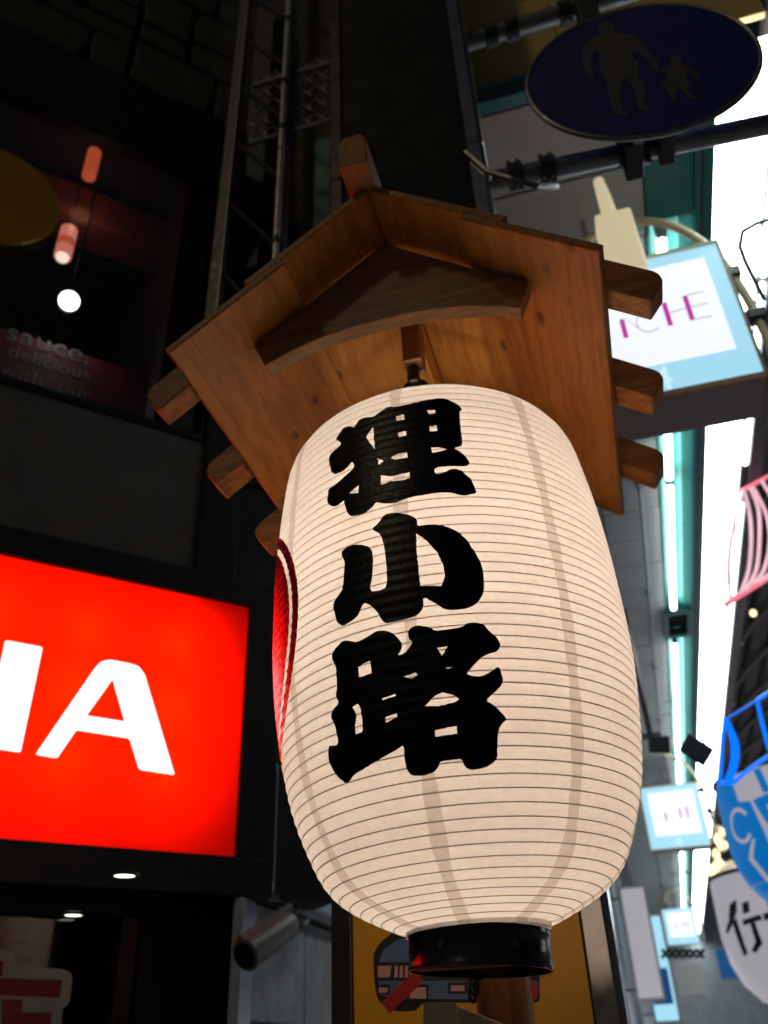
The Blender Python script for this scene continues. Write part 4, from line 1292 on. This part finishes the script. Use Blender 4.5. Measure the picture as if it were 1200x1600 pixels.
for z in RIBZ:
    r = base_r(z) - 0.0007
    MB().tube([LB + LX * (r * math.sin(a)) - LY * (r * math.cos(a)) + AXIS * z for a in [i * math.pi / 64 for i in range(128)]], 0.0009, 5, closed=True).build('rib', M['rib'], lan, smooth=True)

def on_paper(name, loops, m, step, e, jit):
    SC = 0.34 * math.pi / 180                        # degrees to metres along the paper
    v, tr = fill2d([[(a * SC, z) for a, z in l] for l in loops], step, jit)
    mb = MB()
    mb.v = [LP(p.x / SC, p.y, e) for p in v]
    mb.f = tr
    o = mb.build(name, m, lan)
    o.data.shade_smooth()
    return o
INK=[
[[(-7.78,0.4492),(-4.99,0.46),(-2.25,0.4659),(0.17,0.4605),(4.73,0.4618),(9.46,0.464),(13.01,0.4672),(15.15,0.4691),(17.43,0.4655),(19.61,0.4574),(21.28,0.4477),(21.95,0.4401),(22.11,0.4325),(21.19,0.4329),(20.75,0.4057),(20.53,0.3801),(20.39,0.3412),(18.38,0.3371),(17.46,0.3339),(18.87,0.3293),(20.35,0.3176),(21.67,0.3028),(21.22,0.2938),(19.41,0.2912),(15.28,0.2927),(10.92,0.2919),(10.82,0.276),(12.97,0.2772),(14.24,0.2797),(15.37,0.2856),(17.04,0.2865),(18.82,0.2816),(19.88,0.2721),(21.18,0.2643),(21.87,0.2472),(22.46,0.2314),(20.28,0.2283),(18.8,0.2253),(17.02,0.2271),(15.7,0.232),(13.13,0.2347),(9.92,0.2353),(6.66,0.2336),(2.57,0.2329),(0.27,0.23),(-1.44,0.2266),(-3.75,0.2295),(-6.3,0.2358),(-7.39,0.2392),(-8.31,0.2328),(-10.41,0.2237),(-12.26,0.2216),(-15.34,0.2251),(-16.79,0.2337),(-17.76,0.2515),(-18.26,0.2684),(-18.78,0.2682),(-20.65,0.2623),(-22.58,0.2661),(-24.6,0.2783),(-25.16,0.2929),(-24.59,0.296),(-24.92,0.3133),(-21.33,0.314),(-17.56,0.3265),(-14.96,0.3327),(-14.46,0.3399),(-15.27,0.3534),(-16.56,0.3456),(-19.22,0.3379),(-22.04,0.3405),(-23.6,0.3512),(-24.14,0.3633),(-25.2,0.3844),(-24.79,0.401),(-22.66,0.4047),(-20.3,0.4079),(-20.07,0.4146),(-22.71,0.4325),(-21.88,0.4409),(-20.41,0.4455),(-19.9,0.4534),(-17.23,0.4513),(-15.18,0.4406),(-14.11,0.4469),(-13.34,0.4562),(-11.72,0.4574),(-9.59,0.4545)],
[(-10.36,0.4013),(-7.76,0.4225),(-7.52,0.398),(-7.17,0.3633),(-8.74,0.381)],
[(0.19,0.4341),(2.87,0.4354),(3.09,0.4218),(0.44,0.4216)],
[(10.6,0.4376),(13.16,0.4377),(13.32,0.427),(11.04,0.4259)],
[(0.58,0.3896),(3.21,0.3902),(3.3,0.3793),(0.77,0.3785)],
[(10.74,0.3937),(13.14,0.3945),(13.11,0.381),(10.74,0.3806)],
[(-2.14,0.3308),(0.12,0.3371),(3.1,0.3366),(3.16,0.3241),(-0.63,0.3248)],
[(-6.57,0.3395),(-4.41,0.3284),(-6.03,0.3223)],
[(-5.57,0.2961),(-1.99,0.2878),(0.6,0.2885),(3.5,0.2892),(3.45,0.2758),(0.9,0.2737),(-2.95,0.2768),(-5.52,0.2746)],
[(10.53,0.3397),(12.65,0.3392),(15.33,0.3334),(13.35,0.3293),(10.78,0.327)],
[(-16.47,0.2779),(-14.45,0.2855),(-12.97,0.2899),(-13.1,0.2726),(-14.96,0.2756)]],
[[(-9.23,0.1847),(-6.87,0.1947),(-4.78,0.2082),(-2.02,0.2074),(2.18,0.1977),(4.42,0.1855),(4.38,0.1707),(6.04,0.1708),(9.12,0.1698),(12.11,0.1649),(15.46,0.1516),(17.7,0.1348),(19.73,0.1077),(21.02,0.0833),(21.01,0.0564),(20.42,0.0334),(18.54,0.016),(15.46,0.0073),(12.54,0.0063),(9.67,0.0086),(7.88,0.0176),(4.24,0.0366),(4.03,0.0161),(2.28,0.0051),(-0.27,0.0015),(-3.86,0.0001),(-6.73,0.0008),(-7.91,0.0097),(-8.8,0.0238),(-10.8,0.0401),(-12.84,0.0486),(-13.99,0.0341),(-16.18,0.0233),(-19.96,0.0174),(-22.06,0.0298),(-22.58,0.0443),(-23.17,0.0676),(-20.95,0.0783),(-19.27,0.0886),(-18.75,0.1194),(-18.34,0.1366),(-19.87,0.1604),(-17.55,0.1662),(-14.43,0.1648),(-10.91,0.1545),(-9.53,0.1456),(-9.13,0.125),(-9.7,0.0906),(-10.79,0.0651),(-7.79,0.0618),(-5.61,0.0652),(-5.3,0.0939),(-5.46,0.133),(-6.04,0.1595),(-6.77,0.1719)],
[(3.8,0.1565),(6.65,0.1391),(9.3,0.1119),(10.51,0.0867),(10.49,0.0664),(9.36,0.0504),(3.76,0.0552),(3.62,0.0823),(3.61,0.1207)]],
[[(-25.19,-0.0249),(-23.15,-0.0135),(-20.72,-0.0054),(-18.04,-0.0104),(-16.03,-0.0174),(-12.38,-0.0129),(-9.84,-0.0072),(-7.5,-0.0092),(-5.29,-0.0162),(-3.65,-0.0276),(-2.69,-0.0381),(-3.08,-0.0469),(-4.39,-0.0564),(-2.31,-0.0543),(-0.82,-0.0454),(0.27,-0.0386),(-0.81,-0.0322),(-0.83,-0.0201),(0.39,-0.0134),(1.95,-0.0116),(4.9,-0.0175),(6.49,-0.0255),(9.91,-0.0251),(13.56,-0.0235),(15.16,-0.0169),(17.31,-0.0166),(19.6,-0.0205),(20.91,-0.0325),(22.7,-0.0418),(23.57,-0.0548),(22.3,-0.0652),(20.3,-0.0676),(18.04,-0.0737),(15.69,-0.0857),(13.35,-0.0975),(15.4,-0.1026),(17.53,-0.1032),(19.78,-0.0978),(22.34,-0.088),(22.84,-0.0968),(23.27,-0.1104),(22.46,-0.1191),(20.55,-0.1287),(17.96,-0.1404),(19.81,-0.1466),(21.41,-0.1552),(23.41,-0.1689),(22.01,-0.1738),(20.76,-0.183),(20.18,-0.2009),(19.98,-0.2229),(18.06,-0.2312),(15.27,-0.2359),(12.32,-0.2372),(10.61,-0.2322),(9.96,-0.2205),(7.05,-0.2213),(3.9,-0.2215),(3.5,-0.2277),(1.68,-0.2354),(-1.2,-0.2379),(-4.68,-0.2354),(-5.79,-0.2269),(-6.0,-0.2123),(-5.56,-0.1911),(-7.33,-0.1953),(-10.43,-0.2004),(-13.64,-0.2052),(-18.22,-0.2118),(-23.11,-0.2167),(-24.8,-0.224),(-26.48,-0.2251),(-28.77,-0.2145),(-30.7,-0.1964),(-31.3,-0.1784),(-29.97,-0.1625),(-28.46,-0.1664),(-26.32,-0.1671),(-26.35,-0.1458),(-26.83,-0.1324),(-27.87,-0.1204),(-26.48,-0.111),(-24.13,-0.1045),(-24.95,-0.0901),(-24.01,-0.0771),(-23.9,-0.0613),(-23.76,-0.0427)],
[(-16.3,-0.058),(-12.39,-0.0538),(-12.33,-0.0743),(-16.33,-0.0764)],
[(6.53,-0.0531),(9.45,-0.0524),(7.59,-0.0662)],
[(-3.22,-0.0906),(0.18,-0.0875),(0.63,-0.0923),(-1.1,-0.0964)],
[(-10.15,-0.1167),(-6.14,-0.1145),(-6.06,-0.1176),(-10.03,-0.1198)],
[(-19.61,-0.1178),(-17.64,-0.1156),(-16.95,-0.1267),(-16.99,-0.1416),(-17.32,-0.1584),(-19.74,-0.1606),(-19.45,-0.1457),(-18.5,-0.1321)],
[(-9.8,-0.1462),(-6.43,-0.1442),(-6.25,-0.1504),(-9.92,-0.1545)],
[(1.56,-0.1406),(4.67,-0.1271),(6.69,-0.1231),(9.78,-0.1302),(10.96,-0.1356),(9.6,-0.1398),(5.22,-0.1432)],
[(3.55,-0.1774),(9.58,-0.1747),(9.49,-0.186),(3.5,-0.1873)],
[(8.01,-0.086),(10.15,-0.0859),(8.83,-0.0877)]]]

def chaikin(l):
    out = []
    for i in range(len(l)):
        (a, b), (c, d) = l[i], l[(i + 1) % len(l)]
        out += [(a * .78 + c * .22, b * .78 + d * .22), (a * .22 + c * .78, b * .22 + d * .78)]
    return out
for g in INK:
    on_paper('ink_character', [chaikin(g[0])] + g[1:], M['ink'], 0.0045, 0.0017, 0.0006)
SC = 0.34 * math.pi / 180
TC, ZCR = -80, 0.105
def circ2(r, n=72): return [(TC + r / SC * math.cos(i * 2 * math.pi / n), ZCR + r * math.sin(i * 2 * math.pi / n)) for i in range(n)]
on_paper('red_crest', [circ2(0.212)], M['red_ink'], 0.0045, 0.0018, 0.001)
on_paper('red_crest_ring', [circ2(0.246), circ2(0.224)], M['red_ink'], 0.0045, 0.0018, 0.001)
# black base ring, top ring
CB = LB + AXIS * (ZA - 0.009)
BAX = Vector((0.04, 0.012, 1)).normalized()       # the base ring hangs a little askew
BX = (Vector((1, 0, 0)) - BAX * BAX.x).normalized()
BY = BAX.cross(BX)
def lring(r, h): return [(CB + BX * (r * math.cos(a)) + BY * (r * math.sin(a)) + BAX * h) for a in [i * math.pi / 32 for i in range(64)]]
mb = MB()
prof = [(0.1475, 0.004), (0.1475, -0.005), (0.1455, -0.007), (0.1455, -0.046), (0.1475, -0.049), (0.1475, -0.054), (0.142, -0.054), (0.142, -0.009), (0.10, -0.009)]
prof = [(r * 0.80, h) for r, h in prof]
for r, h in prof:
    mb.v += lring(r, h)
for i in range(len(prof) - 1):
    for j in range(64):
        mb.f.append((i * 64 + j, i * 64 + (j + 1) % 64, (i + 1) * 64 + (j + 1) % 64, (i + 1) * 64 + j))
mb.build('base_ring', M['black_gloss'], lan, smooth=True)
q = CB - BAX * 0.035
MB().box((q.x - 0.11, q.y - 0.02, q.z - 0.012), (q.x + 0.11, q.y + 0.02, q.z + 0.008)).build('base_bar', M['wood_z'], lan, bevel=0.003)
for a in (-20, 38, 140, 220):
    an = math.radians(a)
    p0 = CB + BX * (0.1165 * math.sin(an)) - BY * (0.1165 * math.cos(an)) + BAX * -0.024
    nn = (BX * math.sin(an) - BY * math.cos(an))
    MB().tube([p0 - nn * 0.002, p0 + nn * 0.003], 0.006, 8).build('rivet', M['iron'], lan)
CT = LB + AXIS * ZE
mb = MB()
for r, h in ((0.162, -0.003), (0.162, 0.014), (0.11, 0.018), (0.11, 0.010), (0.15, 0.004)):
    mb.v += [(CT + LX * (r * math.cos(a)) + LY * (r * math.sin(a)) + AXIS * h) for a in [i * math.pi / 32 for i in range(64)]]
for i in range(4):
    for j in range(64):
        mb.f.append((i * 64 + j, i * 64 + (j + 1) % 64, (i + 1) * 64 + (j + 1) % 64, (i + 1) * 64 + j))
mb.build('top_ring', M['black_gloss'], lan, smooth=True)
MB().tube([CT + AXIS * 0.01 + LX * (0.12 * math.cos(t)) + AXIS * (0.13 * math.sin(t)) for t in [i * math.pi / 12 for i in range(13)]], 0.006, 8).build('top_bail', M['iron'], lan, smooth=True)
for z, e in ((-0.2, 1.15), (0.08, 2.5), (0.34, 3.1)):
    l = bpy.data.lights.new('lantern_lamp', 'POINT')
    l.energy = e
    l.color = (1, 0.89, 0.755)
    l.shadow_soft_size = 0.05
    o = bpy.data.objects.new('lantern_lamp', l)
    COL.objects.link(o)
    o.parent = lan
    o.location = AXIS * z
